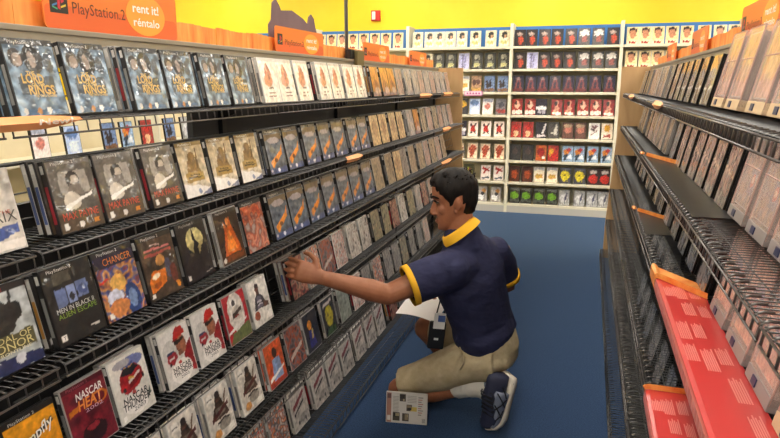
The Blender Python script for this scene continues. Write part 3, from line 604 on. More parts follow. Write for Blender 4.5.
# (distance along the aisle, design, spare copies right behind)
LEFT = [
 [(1.12, 'ring', 2), (1.29, 'ring', 0), (1.51, 'ring', 2), (1.67, 'ring', 1), (1.86, 'ring', 1), (2.03, 'ring', 0), (2.26, 'redhair', 2), (2.41, 'redhair', 0), (2.58, 'redhair', 0), (2.81, 'redhair', 1), (2.98, 'redhair', 0), (3.16, 'redhair', 0), (3.32, 'redhair', 0), (3.59, 'orange', 3), (3.78, 'orange', 0), (3.93, 'orange', 1), (4.11, 'pinkgrey', 0), (4.33, 'bluegrey', 0), (4.52, 'bluegrey', 1), (4.69, 'pinkgrey', 0), (4.86, 'bluegrey', 0), (5.05, 'pinkgrey', 1), (5.24, 'bluegrey', 0), (5.42, 'bluegrey', 1), (5.62, 'pinkgrey', 0)],
 [(0.915, 'matrix', 0), (1.155, 'payne', 3), (1.31, 'payne', 0), (1.50, 'payne', 2), (1.65, 'goldsoldier', 0), (1.82, 'goldsoldier', 0), (1.99, 'goldsoldier', 0), (2.21, 'taxi', 1), (2.37, 'taxi', 0), (2.55, 'taxi', 0), (2.73, 'taxi', 0), (2.89, 'taxi', 0), (3.10, 'taxi', 1), (3.26, 'taxi', 0), (3.45, 'beige', 0), (3.62, 'beige', 0), (3.82, 'beige', 1), (4.00, 'beige', 0), (4.24, 'bluegrey', 1), (4.41, 'orange', 0), (4.60, 'tansleeve', 0), (4.79, 'pinkgrey', 1), (4.99, 'tansleeve', 0), (5.17, 'pinkgrey', 0), (5.36, 'bluegrey', 0), (5.56, 'pinkgrey', 0)],
 [(0.895, 'mohfront', 0), (1.087, 'panels', 2), (1.251, 'carbattle', 1), (1.419, 'orangecar', 0), (1.587, 'moon', 0), (1.789, 'fire', 2), (1.972, 'crimsonwhite', 1), (2.174, 'taxi', 0), (2.338, 'taxi', 0), (2.520, 'taxi', 0), (2.694, 'taxi', 0), (2.876, 'taxi', 0), (3.050, 'taxi', 0), (3.242, 'taxi', 0), (3.434, 'tansleeve', 1), (3.665, 'tansleeve', 0), (3.829, 'beige', 0), (4.002, 'greydeep', 0), (4.194, 'tansleeve', 1), (4.425, 'tansleeve', 0), (4.618, 'pinkgrey', 0), (4.810, 'tansleeve', 0), (5.002, 'pinkgrey', 0), (5.195, 'tansleeve', 0)],
 [(0.945, 'yellowzip', 0), (1.110, 'heat', 0), (1.27, 'thunder', 1), (1.475, 'redcap', 1), (1.65, 'redcap', 1), (1.83, 'football', 0), (2.00, 'hoops', 1), (2.33, 'darkred', 3), (2.50, 'photomix', 0), (2.67, 'arena', 0), (2.84, 'racewhite', 1), (3.04, 'whitegrey', 1), (3.22, 'whitegrey', 0), (3.42, 'brownmix', 0), (3.62, 'brownmix', 0), (3.80, 'darkred', 2), (4.00, 'whitegrey', 1), (4.20, 'brownmix', 0), (4.40, 'bluegrey', 1), (4.60, 'darkred', 0), (4.80, 'pinkgrey', 0)],
 [(1.28, 'slugger', 1), (1.46, 'slugger', 1), (1.65, 'slugger', 1), (1.85, 'slugger', 1), (2.06, 'jersey', 1), (2.24, 'arena', 0), (2.41, 'bluekick', 1), (2.61, 'bouncer', 0), (2.82, 'palegreen', 1), (3.01, 'racewhite', 0), (3.19, 'greydeep', 0), (3.38, 'photomix', 0), (3.58, 'greydeep', 0), (3.76, 'greydeep', 0), (3.94, 'brownmix', 0), (4.16, 'greydeep', 0), (4.36, 'greydeep', 0), (4.56, 'pinkgrey', 0)],
 [(1.86, 'photomix', 1), (2.03, 'photomix', 1), (2.23, 'stripes', 1), (2.44, 'stripes', 2), (2.62, 'stripes', 0), (2.80, 'stripes', 1), (2.99, 'stripes', 0), (3.17, 'stripes', 0), (3.36, 'stripes', 0), (3.62, 'darkred', 1), (3.80, 'greydeep', 0)],
]
GRN = ['game cases on the %s tier of the left rack' % t for t in TIERN]
for ti, row in enumerate(LEFT):
    for i, (y, k, sp) in enumerate(row):
        y += R.uniform(-0.006, 0.006)
        lean = LEAN+R.uniform(-0.012, 0.012)
        x = XLT[ti]+0.002; z = ZT[ti]+0.0045
        lab = '%s, %s from camera, %s tier, left rack' % (DESC[k][0], ORD[i], TIERN[ti])
        hi = y < 2.5
        yaw = R.uniform(-0.02, 0.02)
        gc = game_case(k, hi, lab, GRN[ti], (x, y, z), (0, -lean, yaw), True)
        if ti == 2: gc.scale = (1.06, 1.06, 1.06)
        for q in range(min(sp, 1 if ti == 4 else sp)):
            dx = 0.0184*(q+1)+(0.001 if ti == 2 else 0)
            if dx > 0.038: break
            lab2 = '%s copy behind the %s case from camera, left rack %s tier' % (['spare', 'second spare'][q], ORD[i], TIERN[ti])
            spare_case(k, lab2, 'spare cases behind the front row of the left rack', (x-dx*math.cos(lean), y-0.010-0.006*q, z+0.0008), (0, -lean, yaw))
# right rack: covers face the aisle (-x)
RIGHT = [
 [(2.45, 'stormy', 0), (2.66, 'stormy', 0), (2.87, 'stormy', 0), (3.05, 'stormy', 0), (3.24, 'stormy', 1), (3.44, 'dustyred', 0), (3.66, 'slatey', 1), (3.96, 'pinkgrey', 0), (4.13, 'pinkgrey', 0), (4.30, 'bluegrey', 0), (4.47, 'pinkgrey', 0), (4.64, 'pinkgrey', 1), (4.94, 'tansleeve', 0), (5.12, 'greydeep', 1), (5.36, 'greydeep', 0), (5.55, 'tansleeve', 0)],
 [(1.985, 'dustyred', 1), (2.19, 'dustyred', 0), (2.38, 'dustyred', 0), (2.57, 'dustyred', 1), (2.77, 'dustyred', 0), (2.96, 'dustyred', 1), (3.20, 'slatey', 0), (3.52, 'tansleeve', 1), (3.74, 'pinkgrey', 0), (3.92, 'tansleeve', 0), (4.10, 'pinkgrey', 0), (4.28, 'tansleeve', 0), (4.46, 'pinkgrey', 0), (4.66, 'brownmix', 1), (5.02, 'tansleeve', 0), (5.22, 'greydeep', 0), (5.42, 'tansleeve', 0)],
 [(1.97, 'slatey', 1), (2.20, 'slatey', 0), (2.42, 'slatey', 0), (2.66, 'slatey', 0), (2.95, 'bluegrey', 0), (3.21, 'greydeep', 1), (3.46, 'tansleeve', 0), (3.74, 'greydeep', 0), (3.98, 'tansleeve', 0), (4.26, 'greydeep', 0), (4.50, 'tansleeve', 0), (4.72, 'greydeep', 0), (4.94, 'greydeep', 0)],
 [(2.05, 'pinkgrey', 0), (2.30, 'slatey', 0), (2.55, 'slatey', 0), (2.80, 'bluegrey', 0), (3.06, 'slatey', 0), (3.32, 'greydeep', 0), (3.58, 'slatey', 0), (3.84, 'greydeep', 0), (4.10, 'slatey', 0), (4.36, 'greydeep', 0)],
 [(1.75, 'greydeep', 0), (2.0, 'greydeep', 0), (2.25, 'slatey', 0), (2.5, 'greydeep', 0), (2.75, 'greydeep', 0), (3.0, 'slatey', 0), (3.25, 'greydeep', 0), (3.5, 'slatey', 0)],
]
GRR = ['game cases on the %s tier of the right rack' % t for t in TIERN]
for ti, row in enumerate(RIGHT):
    for i, (y, k, sp) in enumerate(row):
        lean = LEAN+R.uniform(-0.01, 0.01)
        x = XRT[ti]-0.002; z = ZT[ti]+0.0045; yaw = R.uniform(-0.015, 0.015)
        y += R.uniform(-0.005, 0.005)
        lab = '%s, %s case from camera, %s tier, right rack' % (DESC[k][0], ORD[i], TIERN[ti])
        game_case(k, False, lab, GRR[ti], (x, y+W, z), (0, -lean, PI+yaw), True)
        if sp: game_case(k, False, 'spare copy behind the %s case from camera, right rack %s tier' % (ORD[i], TIERN[ti]), 'spare cases behind the front row of the right rack', (x+0.0184, y+W+0.006, z+0.0008), (0, -lean, PI+yaw), True)

# clear security keepers round the nearest cases of the right rack
def keeper_mesh():
    kw, kh, kt = 0.172, 0.232, 0.026
    s = MB()
    s.box(-kt, -kt+0.0015, 0, kw, 0.012, kh); s.box(-0.0015, 0, 0, kw, 0.012, kh)
    s.box(-kt, 0, 0, 0.0015, 0.012, kh); s.box(-kt, 0, kw-0.0015, kw, 0.012, kh)
    e = MB()
    for y in (0.002, kw-0.002):
        e.tube([(-0.001, y, 0.012), (-0.001, y, kh)], 0.0024, 5); e.tube([(-kt+0.001, y, 0.012), (-kt+0.001, y, kh)], 0.0024, 5)
    for z in (kh, kh*0.62): e.tube([(-0.001, 0, z), (-0.001, kw, z)], 0.002, 5)
    b = MB(); b.box(-kt-0.001, 0.0015, 0, kw, 0, 0.030, bev=0.002)
    c = MB(); c.box(-kt*0.8, 0.004, kw*0.3, kw*0.3+0.03, 0.006, 0.024, bev=0.001)
    return s.mesh('keeper_shell', M['clear']), e.mesh('keeper_edge', M['clear_edge']), b, c, kw
KS, KE, kb, kc, KW = keeper_mesh()
KBAR = {'grey_bar': kb.mesh('lock_bar', M['grey_bar']), 'beige_bar': kb.mesh('lock_bar', M['beige_bar'])}
KCL = kc.mesh('lock_clasp', M['blue_clasp'])
def keeper(ti, y, k, bar, i):
    x = XRT[ti]-0.002; z = ZT[ti]+0.0078
    lab = 'clear keeper with %s, %s from camera, %s tier, right rack' % (DESC[k][0].replace('ornate ', '').replace(' cover', ' case'), ORD[i], TIERN[ti])
    t = thing('security_keeper', lab, 'security case', (x, y+KW, z), (0, -LEAN, PI), 'clear security keepers on the right rack')
    ob('shell', KS, t); ob('edge_frame', KE, t); ob('lock_bar', KBAR[bar], t); ob('clasp', KCL, t)
    c = ob('game_case', SHELL['case_grey'], t, (-0.005, 0.011, 0.037)); ob('cover_insert', cover(k, True), c)
for i, y in enumerate((1.25, 1.46, 1.68, 1.95, 2.17)): keeper(0, y, 'keeperorange' if i != 1 else 'keeperpink', 'beige_bar', i)
for i, y in enumerate((0.835, 1.10, 1.32, 1.53, 1.745)): keeper(1, y, 'gilded', 'grey_bar', i)
for i, y in enumerate((0.82, 1.035, 1.25, 1.46, 1.68)): keeper(2, y, 'keeperpink', 'beige_bar' if i == 1 else 'grey_bar', i)
for i, y in enumerate((1.20, 1.42, 1.64, 1.84)): keeper(3, y, 'keeperpink', 'grey_bar', i)
# ------------------------------------------------------------------ wall bookcases of films
ROWZ = [1.995, 1.735, 1.466, 1.193, 0.921, 0.646, 0.380, 0.110]
YFR = 7.777
BAYX = [-4.735, -3.466, -2.197, -0.925, 0.303, 1.535, 2.80]
BAYL = ['bay furthest left of the back wall', 'bay left of the black display sign', 'bay behind the end of the left rack', 'bay in the middle of the aisle', 'bay behind the right rack', 'bay at the far right of the back wall']
def bay(i):
    x0, x1 = BAYX[i], BAYX[i+1]
    t = thing('wall_bookcase', 'cream film bookcase with blue top, ' + ['furthest left, above the sign with the mauve back', 'second bay from the left', 'bay ending behind the tall left rack panel', 'bay facing straight down the aisle', 'bay partly hidden behind the right rack', 'furthest right bay behind the right rack'][i], 'bookcase', ((x0+x1)/2, YFR, 0), group='cream bookcases along the back wall')
    w = (x1-x0)/2
    p = MB(); p.box(-w-0.018, -w+0.018, -0.006, 0.27, 0, 2.255); p.build('side_panel', M['shelf_cream'], t)
    if i == len(BAYX)-2:
        p = MB(); p.box(w-0.018, w+0.018, -0.006, 0.27, 0, 2.255); p.build('side_panel', M['shelf_cream'], t)
    for z in ROWZ:
        MB().box(-w+0.018, w-0.018, 0.0, 0.25, z-0.028, z, bev=0.003).build('shelf_board', M['shelf_cream'], t)
    MB().box(-w+0.018, w-0.018, 0.25, 0.27, 0.0, ROWZ[0]-0.02).build('back_panel', M['shelf_back'], t)
    MB().box(-w+0.018, w-0.018, 0.25, 0.27, ROWZ[0]-0.02, 2.237).build('blue_top_panel', M['blue_band'], t)
    MB().box(-w+0.018, w-0.018, 0.0, 0.02, 0.0, ROWZ[7]-0.028).build('kick_board', M['kick'], t)
for i in range(len(BAYX)-1): bay(i)
MW, MH, MT = 0.132, 0.192, 0.015
def movie_meshes():
    d = {}
    for nm, m in (('k', 'case_black'), ('w', 'case_white')):
        b = MB(); b.box(0, MW, -MT, -MT*0.5-0.0005, 0, MH, bev=0.0015); b.box(0, MW, -MT*0.5+0.0005, 0, 0, MH, bev=0.0015)
        b.box(0.0006, MW-0.003, -MT+0.001, -0.001, 0.001, MH-0.001)
        d[nm] = b.mesh('movie_case', M[m])
    return d
MSH = movie_meshes()
def mcover(k):
    a = A[k]; nx, ny = 14, 20; b = MB(); vs = []; fs = []; cs = []
    for j in range(ny+1):
        for i in range(nx+1):
            vs.append((0.004+i/nx*(MW-0.008), -MT-0.0004, 0.003+j/ny*(MH-0.006))); cs.append(a.col(i/nx, j/ny))
    for j in range(ny):
        for i in range(nx):
            q = j*(nx+1)+i; fs.append((q, q+1, q+nx+2, q+nx+1))
    b.add(vs, fs); b.c = cs
    return b.mesh('cover_insert', M['print_matte'], True, False)
_MC = {}
MD = {'mfacecream': 'cream cover with dark-haired face', 'mpair': 'cream cover with two figures', 'mpairdark': 'dark cover with pale figure', 'mlilac': 'lilac cover', 'mdarkember': 'dark cover with ember-red glow',
 'mgreyglare': 'grey cover with white streaks', 'mlegs': 'navy cover with reddish legs', 'mwarmgroup': 'warm brown group cover', 'mbluegroup': 'light blue group cover', 'myellowdark': 'dark cover with yellow top', 'mpaleblue': 'pale blue cover',
 'mpinkwhite': 'white cover with pink centre', 'mgreyred': 'grey cover with red band', 'mredfigure': 'red cover with pale figure', 'mbandwhite': 'dark cover with white band', 'mredlady': 'red cover with a woman', 'mcross': 'white cover with red cross',
 'mredmix': 'mixed red cover', 'mslash': 'dark cover with white slash', 'mgreyslash': 'grey cover with pale slash', 'mbrownface': 'brown face cover', 'mwhitelines': 'white cover with grey lines', 'myellowwhite': 'white cover with yellow top',
 'mdancer': 'cream cover with orange dancer', 'mcharcoal': 'charcoal cover', 'morangered': 'orange and red cover', 'mredyellow': 'red and yellow cover', 'mcolourful': 'light blue multicoloured cover', 'mgreengold': 'olive cover with yellow figure',
 'mwhitescrawl': 'white cover with red scrawl', 'mbronze': 'bronze-brown cover', 'mcreamyellow': 'cream and yellow cover', 'myellowdisc': 'grey cover with yellow disc', 'mredpop': 'dark cover with red shape', 'mgreen': 'dark cover with green oval',
 'mpalesnow': 'pale grey snowy cover', 'mwhiteorange': 'pale cover with orange patch'}
BS = {0: 'leftmost bay', 1: 'bay above left rack', 2: 'bay beside left rack', 3: 'aisle bay', 4: 'bay behind right rack', 5: 'rightmost bay'}
def movie(bayi, row, f, k, lab):
    x0, x1 = BAYX[bayi], BAYX[bayi+1]
    o = ob('movie_case', MSH['w' if k in ('mpair', 'mfacecream', 'mlilac', 'mpaleblue', 'mpinkwhite') else 'k'], None, (x0+0.018+(x1-x0-0.036)*f-MW/2, YFR+0.062, ROWZ[row]+0.0005), (math.radians(-8), 0, R.uniform(-0.05, 0.05)))
    tag(o, lab, 'film case', 'film cases on the back wall, %s shelf' % (['top', 'second', 'third', 'fourth', 'fifth', 'sixth', 'seventh', 'bottom'][row]))
    if k not in _MC: _MC[k] = mcover(k)
    ob('cover_insert', _MC[k], o)
S8 = [.062, .185, .30, .42, .55, .67, .80, .93]
ROWS = {  # bay -> row -> (positions, designs)
 1: {0: ([.05, .17, .29, .41, .53, .65, .77, .9], ['mfacecream']*8)},
 2: {0: ([.077, .20, .30, .41, .525, .66, .81, .94], ['mpair']*8), 1: ([.18, .30, .42, .55, .68, .81, .94], ['mpair', 'mpairdark', 'mpairdark', 'mlilac', 'mpairdark', 'mpairdark', 'mpairdark']),
     2: ([.56, .68, .81, .94], ['mcreamyellow', 'mwarmgroup', 'mbluegroup', 'mbluegroup']), 3: ([.55, .67, .80, .93], ['myellowdark', 'mpaleblue', 'mpinkwhite', 'mgreyred']),
     4: ([.54, .66, .79, .92], ['mbandwhite', 'mcross', 'mcross', 'mcross']), 5: ([.52, .66, .79, .93], ['mdancer']*4), 6: ([.63, .80, .93], ['mgreengold', 'mwhitescrawl', 'mwhitescrawl']), 7: ([.62, .77, .91], ['mwhiteorange']*3)},
 3: {0: ([.062, .175, .30, .42, .55, .67, .80, .935], ['mdarkember']*5+['mgreyglare']*2+['mdarkember']), 1: ([.07, .19, .305, .425, .545, .68, .81, .93], ['mdarkember', 'mlilac', 'mdarkember', 'mdarkember', 'mdarkember', 'mgreyglare', 'mgreyglare', 'mgreyglare']),
     2: (S8, ['mlegs']*8), 3: ([.06, .19, .30, .45, .57, .70, .82, .94], ['mredfigure', 'mredfigure', 'mbandwhite', 'mredlady', 'mredlady', 'mredfigure', 'mredfigure', 'mredlady']),
     4: ([.06, .18, .31, .43, .57, .69, .82, .94], ['mredmix', 'mredmix', 'mslash', 'mgreyslash', 'mbrownface', 'mbrownface', 'mwhitelines', 'myellowwhite']),
     5: ([.06, .19, .32, .44, .58, .69, .82, .95], ['mcharcoal', 'mcharcoal', 'morangered', 'mredyellow', 'mcolourful', 'mcolourful', 'mcolourful', 'mcolourful']),
     6: ([.06, .19, .31, .44, .57, .71, .84, .95], ['mbronze', 'mbronze', 'mcreamyellow', 'mcreamyellow', 'myellowdisc', 'myellowdisc', 'mredpop', 'mredpop']),
     7: ([.07, .19, .32, .45, .57, .72, .84, .95], ['mgreen']*4+['mpalesnow']*4)},
 4: {0: ([.08, .19, .30, .42, .545, .69, .82, .94], ['mfacecream']*8), 1: ([.08, .20, .31, .43, .56], ['mfacecream']*5)},
 5: {0: ([.07, .19, .31], ['mfacecream']*3)},
}
SH8 = ['top', 'second', 'third', 'fourth', 'fifth', 'sixth', 'seventh', 'bottom']
for b, rows in ROWS.items():
    for r, (fs, ks) in rows.items():
        for i, (f, k) in enumerate(zip(fs, ks)):
            if b == 2 or b == 1: pos = '%s from the right' % ORD[len(fs)-1-i]
            else: pos = '%s from the left' % ORD[i]
            movie(b, r, f, k, '%s, %s, %s shelf, %s' % (MD[k], pos, SH8[r], BS[b]))
# pink shelf tag
t = MB(); t.box(-0.11, 0.11, -0.003, 0, -0.045, 0.012, col=hx('e88cc0')); t.box(-0.1, 0.1, -0.0045, -0.0035, -0.035, 0.004, col=hx('f6e8ee'))
for k in range(5): t.box(-0.085+k*0.036, -0.06+k*0.036, -0.0055, -0.0048, -0.027, -0.006, col=hx('d070a8'))
o = t.build('shelf_tag', M['pink_tag']); o.location = (-1.36, YFR-0.004, 1.466)
tag(o, 'pink and white paper shelf tag hanging under the third back-wall shelf', 'shelf tag')

# ------------------------------------------------------------------ header strips and signs on the racks
def rr(w, h, r, n=6):
    pts = []
    for cx, cy, a0 in ((w-r, r, -PI/2), (w-r, h-r, 0), (r, h-r, PI/2), (r, r, PI)):
        for i in range(n+1):
            a = a0+PI/2*i/n; pts.append((cx+r*math.cos(a), cy+r*math.sin(a)))
    return pts
def header_strip(side, k, y0, y1):
    xc = XCL if side == 'L' else XCR
    b = MB(); n = 26; h = 0.068
    for i in range(n):
        a, c = y0+(y1-y0)*i/n, y0+(y1-y0)*(i+1)/n
        b.box(-0.0015+0.001*math.sin(i*1.3), 0.0015+0.001*math.sin(i*1.3), a-0.0003, c+0.0003, 0, h+0.003*math.sin(i*0.9+k))
    o = b.build('header_strip', M['flame']); o.location = (xc, 0, 1.7065)
    tag(o, 'orange flame-patterned header strip on the %s rack rail, %s from the camera' % ('left' if side == 'L' else 'right', ORD[k]), 'header strip', 'orange header strips along the %s rack' % ('left' if side == 'L' else 'right'))
for k in range(5):
    header_strip('L', k, max(-0.1, YEND-SECT*(5-k))+0.004, YEND-SECT*(4-k)-0.004)
    header_strip('R', k, max(-0.1, YEND-SECT*(5-k))+0.004, YEND-SECT*(4-k)-0.004)
def rent_sign(side, y0, w, h, lab, full=True):
    """printed card; local u along reading direction"""
    t = MB()
    base = hx('e87a2c')
    pts = rr(w, h, 0.018)
    fn = (lambda u, v, l: (l, u, v))
    t.prism([(u, v) for u, v in pts], lambda a, c, l: (l-0.004, a, c), 0.004, col=base)
    # slightly redder lower band printed on the card
    t.prism(rr(w*0.985, h*0.42, 0.015), lambda a, c, l: (l+0.0002, a+w*0.007, c+0.002), 0.0003, col=hx('e2622a'))
    n = 36
    t.prism([(w*0.72+w*0.165*math.cos(2*PI*i/n), h*0.47+h*0.42*math.sin(2*PI*i/n)) for i in range(n)], lambda a, c, l: (l+0.0006, a, c), 0.0004, col=hx('f4a23a'))
    put_text(t, 'rent it!', fn, w*0.72, h*0.52, h*0.26, hx('f6f0e8'), w*0.22, bold=0.02, lift=0.0016)
    put_text(t, 'r\u00e9ntalo', fn, w*0.72, h*0.24, h*0.24, hx('f6f0e8'), w*0.22, bold=0.015, lift=0.0016)
    if full:
        # emblem: black square with upright P over a flat swoosh
        s = h*0.42; bx, bz = w*0.04, h*0.29
        t.prism([(bx, bz), (bx+s, bz), (bx+s, bz+s), (bx, bz+s)], lambda a, c, l: (l+0.0006, a, c), 0.0004, col=hx('1c1a1a'))
        P = lambda pp, c, l0: t.prism([(bx+a*s, bz+b_*s) for a, b_ in pp], lambda a, c2, l: (l+l0, a, c2), 0.0003, col=hx(c))
        P([(.42, .2), (.56, .15), (.56, .62), (.62, .6), (.62, .42), (.78, .5), (.78, .7), (.56, .82), (.42, .84)], 'c8283c', 0.0013)
        P([(.12, .25), (.4, .36), (.4, .44), (.12, .33)], '3878b8', 0.0011); P([(.6, .22), (.88, .32), (.88, .4), (.6, .3)], 'd8b838', 0.0011); P([(.12, .22), (.4, .14), (.4, .2), (.12, .28)], '38a078', 0.0011)
        put_text(t, 'PlayStation.2', fn, w*0.36, h*0.32, h*0.30, hx('5a2c1c'), w*0.37, lift=0.0010)
    o = t.build('header_sign', M['sign_print'])
    if side == 'L': o.location = (XCL+0.022, y0, 1.7065)
    else: o.location = (XCR-0.022, y0, 1.7065); o.rotation_euler = (0, 0, PI)
    tag(o, lab, 'header sign', 'orange rental header signs')
rent_sign('L', 1.40, 0.58, 0.150, 'large orange rental sign with black console emblem, nearest on the left rack')
rent_sign('L', 2.72, 0.56, 0.118, 'orange rental sign in front of the mauve cut-out, left rack')
rent_sign('L', 3.92, 0.56, 0.118, 'orange rental sign just beyond the steel pole, left rack')
rent_sign('L', 5.02, 0.56, 0.118, 'orange rental sign at the far end of the left rack')
rent_sign('R', 2.66, 0.56, 0.122, 'large orange rental sign nearest the camera on the right rack')
rent_sign('R', 3.87, 0.50, 0.125, 'middle orange rental sign on the right rack')
rent_sign('R', 5.05, 0.50, 0.118, 'farthest orange rental sign on the right rack')
# mauve cut-out display sign seen from behind
ol0 = [(0, 0), (.0, .16), (.03, .19), (.045, .29), (.08, .315), (.115, .28), (.13, .255), (.25, .27), (.38, .235), (.44, .205), (.455, .255), (.485, .275), (.52, .25), (.535, .2), (.55, .17), (.56, .1), (.56, 0)]
ol = [(a, c*0.80) for a, c in ol0]
b = MB(); b.prism(ol, lambda a, c, l: (l, a, c), 0.006); o = b.build('cutout_sign', M['purple'])
o.location = (XCL-0.045, 2.78, 1.7065); o.rotation_euler = (0, 0, 0)
tag(o, 'mauve back of a cut-out display sign with two bumps on the left rack', 'display sign')
MB().box(0.006, 0.012, 0.05, 0.085, 0.0, 0.11).build('support_strut', M['screen'], o)
# steel pole with clamp
p = thing('display_pole', 'thin grey steel pole rising from the left rack rail to the ceiling', 'pole', (XCL+0.01, 3.66, 1.707))
MB().tube([(0, 0, 0), (0, 0, HC-1.709)], 0.011, 12).build('tube', M['steel'], p, True)
q = MB(); q.box(0.012, 0.046, -0.05, 0.02, 0.0005, 0.055, bev=0.003); q.build('clamp_block', M['black_metal'], p)
q = MB(); q.box(0.0475, 0.07, 0.0, 0.12, -0.045, 0.05, bev=0.003); q.build('clamp_plate', M['olive'], p)
MB().tube([(0, 0, HC-1.72), (0, 0, HC-1.708)], 0.03, 14).build('ceiling_flange', M['steel'], p)
# fire alarm on the yellow wall
a = thing('fire_alarm', 'red fire alarm strobe with white lens on the yellow back wall', 'fire alarm', (-2.70, YB, 2.42))
MB().box(-0.06, 0.06, -0.035, 0.0, -0.065, 0.065, bev=0.006).build('housing', M['red_alarm'], a)
MB().box(-0.045, 0.0, -0.05, -0.0345, -0.05, 0.05, bev=0.005).build('strobe_lens', M['white_plastic'], a)
# black monitors hung at the far left
for i, (mx, my) in enumerate(((-4.95, 5.2), (-4.30, 5.25))):
    m = thing('ceiling_monitor', ['black hanging monitor at the far upper left corner', 'black hanging monitor just left of the large rental sign'][i], 'monitor', (mx, my, 2.44), (0, 0, math.radians(-40)), 'hanging monitors')
    MB().box(-0.30, 0.30, -0.03, 0.04, 0, 0.36, bev=0.008).build('casing', M['screen'], m)
    MB().box(-0.27, 0.27, -0.033, -0.0305, 0.03, 0.33).build('screen', mat('monitor_glass', rgb(24, 24, 30), 0.1), m)
    MB().tube([(0, 0.03, 0.36), (0, 0.03, HC-2.442)], 0.018, 10).build('hanger', M['black_metal'], m)

# orange "New!" shelf flags clipped on wire lips
def flag(side, ti, y, w, txt, lab, h=0.03):
    x = (XLT if side == 'L' else XRT)[ti]
    b = MB(); nx = 8; fr = 0.055 if side == 'L' else 0.112
    if ti == 5: fr = 0.118
    vs = []; fs = []
    for i in range(nx+1):
        u = i/nx
        tip = 1.0 if u < .8 else 1-(u-.8)/.2*0.75
        for (dx, dz) in ((fr+0.008+0.012*math.sin(u*PI), -h*0.62*tip), (fr+0.016+0.014*math.sin(u*PI), -h*0.1), (fr+0.006, h*0.38*tip)):
            vs.append((dx, u*w, dz))
    for i in range(nx):
        for j in range(2): fs.append((i*3+j, (i+1)*3+j, (i+1)*3+j+1, i*3+j+1))
    b.add(vs, fs, 0, hx('f2a468'))
    top = len(vs)
    b.add([(v[0]-0.0012, v[1], v[2]) for v in vs], [f[::-1] for f in fs], 0, hx('ea9658'))
    if txt: put_text(b, txt, lambda u, v, l: (fr+0.0305+l-0.4*abs(v), u, v), w*0.80, -0.008, h*0.62, hx('fff0e0'), w*0.20, bold=0.02, lift=0.003)
    o = b.build('shelf_flag', M['sign_print'], fix=False)
    o.location = (x, y, ZT[ti])
    if side == 'R': o.rotation_euler = (0, 0, PI)
    tag(o, lab, 'shelf flag', 'orange shelf flags')
    ob('clip', MB().box(fr-0.002, fr+0.008, w*0.4, w*0.5, -0.012, 0.004).mesh('clip', M['white_plastic']), o)
flag('L', 0, 0.76, 0.47, 'New!', 'long orange flag lettered New on the top left shelf lip', 0.030)
flag('L', 0, 4.42, 0.36, None, 'pale orange flag on the top tier lip of the left rack', 0.03)
flag('L', 0, 5.20, 0.36, None, 'pale orange flag at the far end of the left rack top tier', 0.03)
flag('L', 1, 2.86, 0.22, None, 'small orange flag midway along the second tier lip, left rack')
flag('L', 1, 5.0, 0.30, None, 'orange flag at the far end of the second tier, left rack')
flag('L', 2, 4.85, 0.36, None, 'orange flag at the far end of the third tier, left rack')
flag('L', 4, 1.30, 0.26, None, 'orange flag at the photo bottom edge on the fifth tier, left rack', 0.04)
flag('R', 0, 4.75, 0.40, None, 'pale orange flag at the far end of the right rack top tier')
flag('R', 0, 2.95, 0.30, None, 'pale orange flag midway along the right rack top tier')
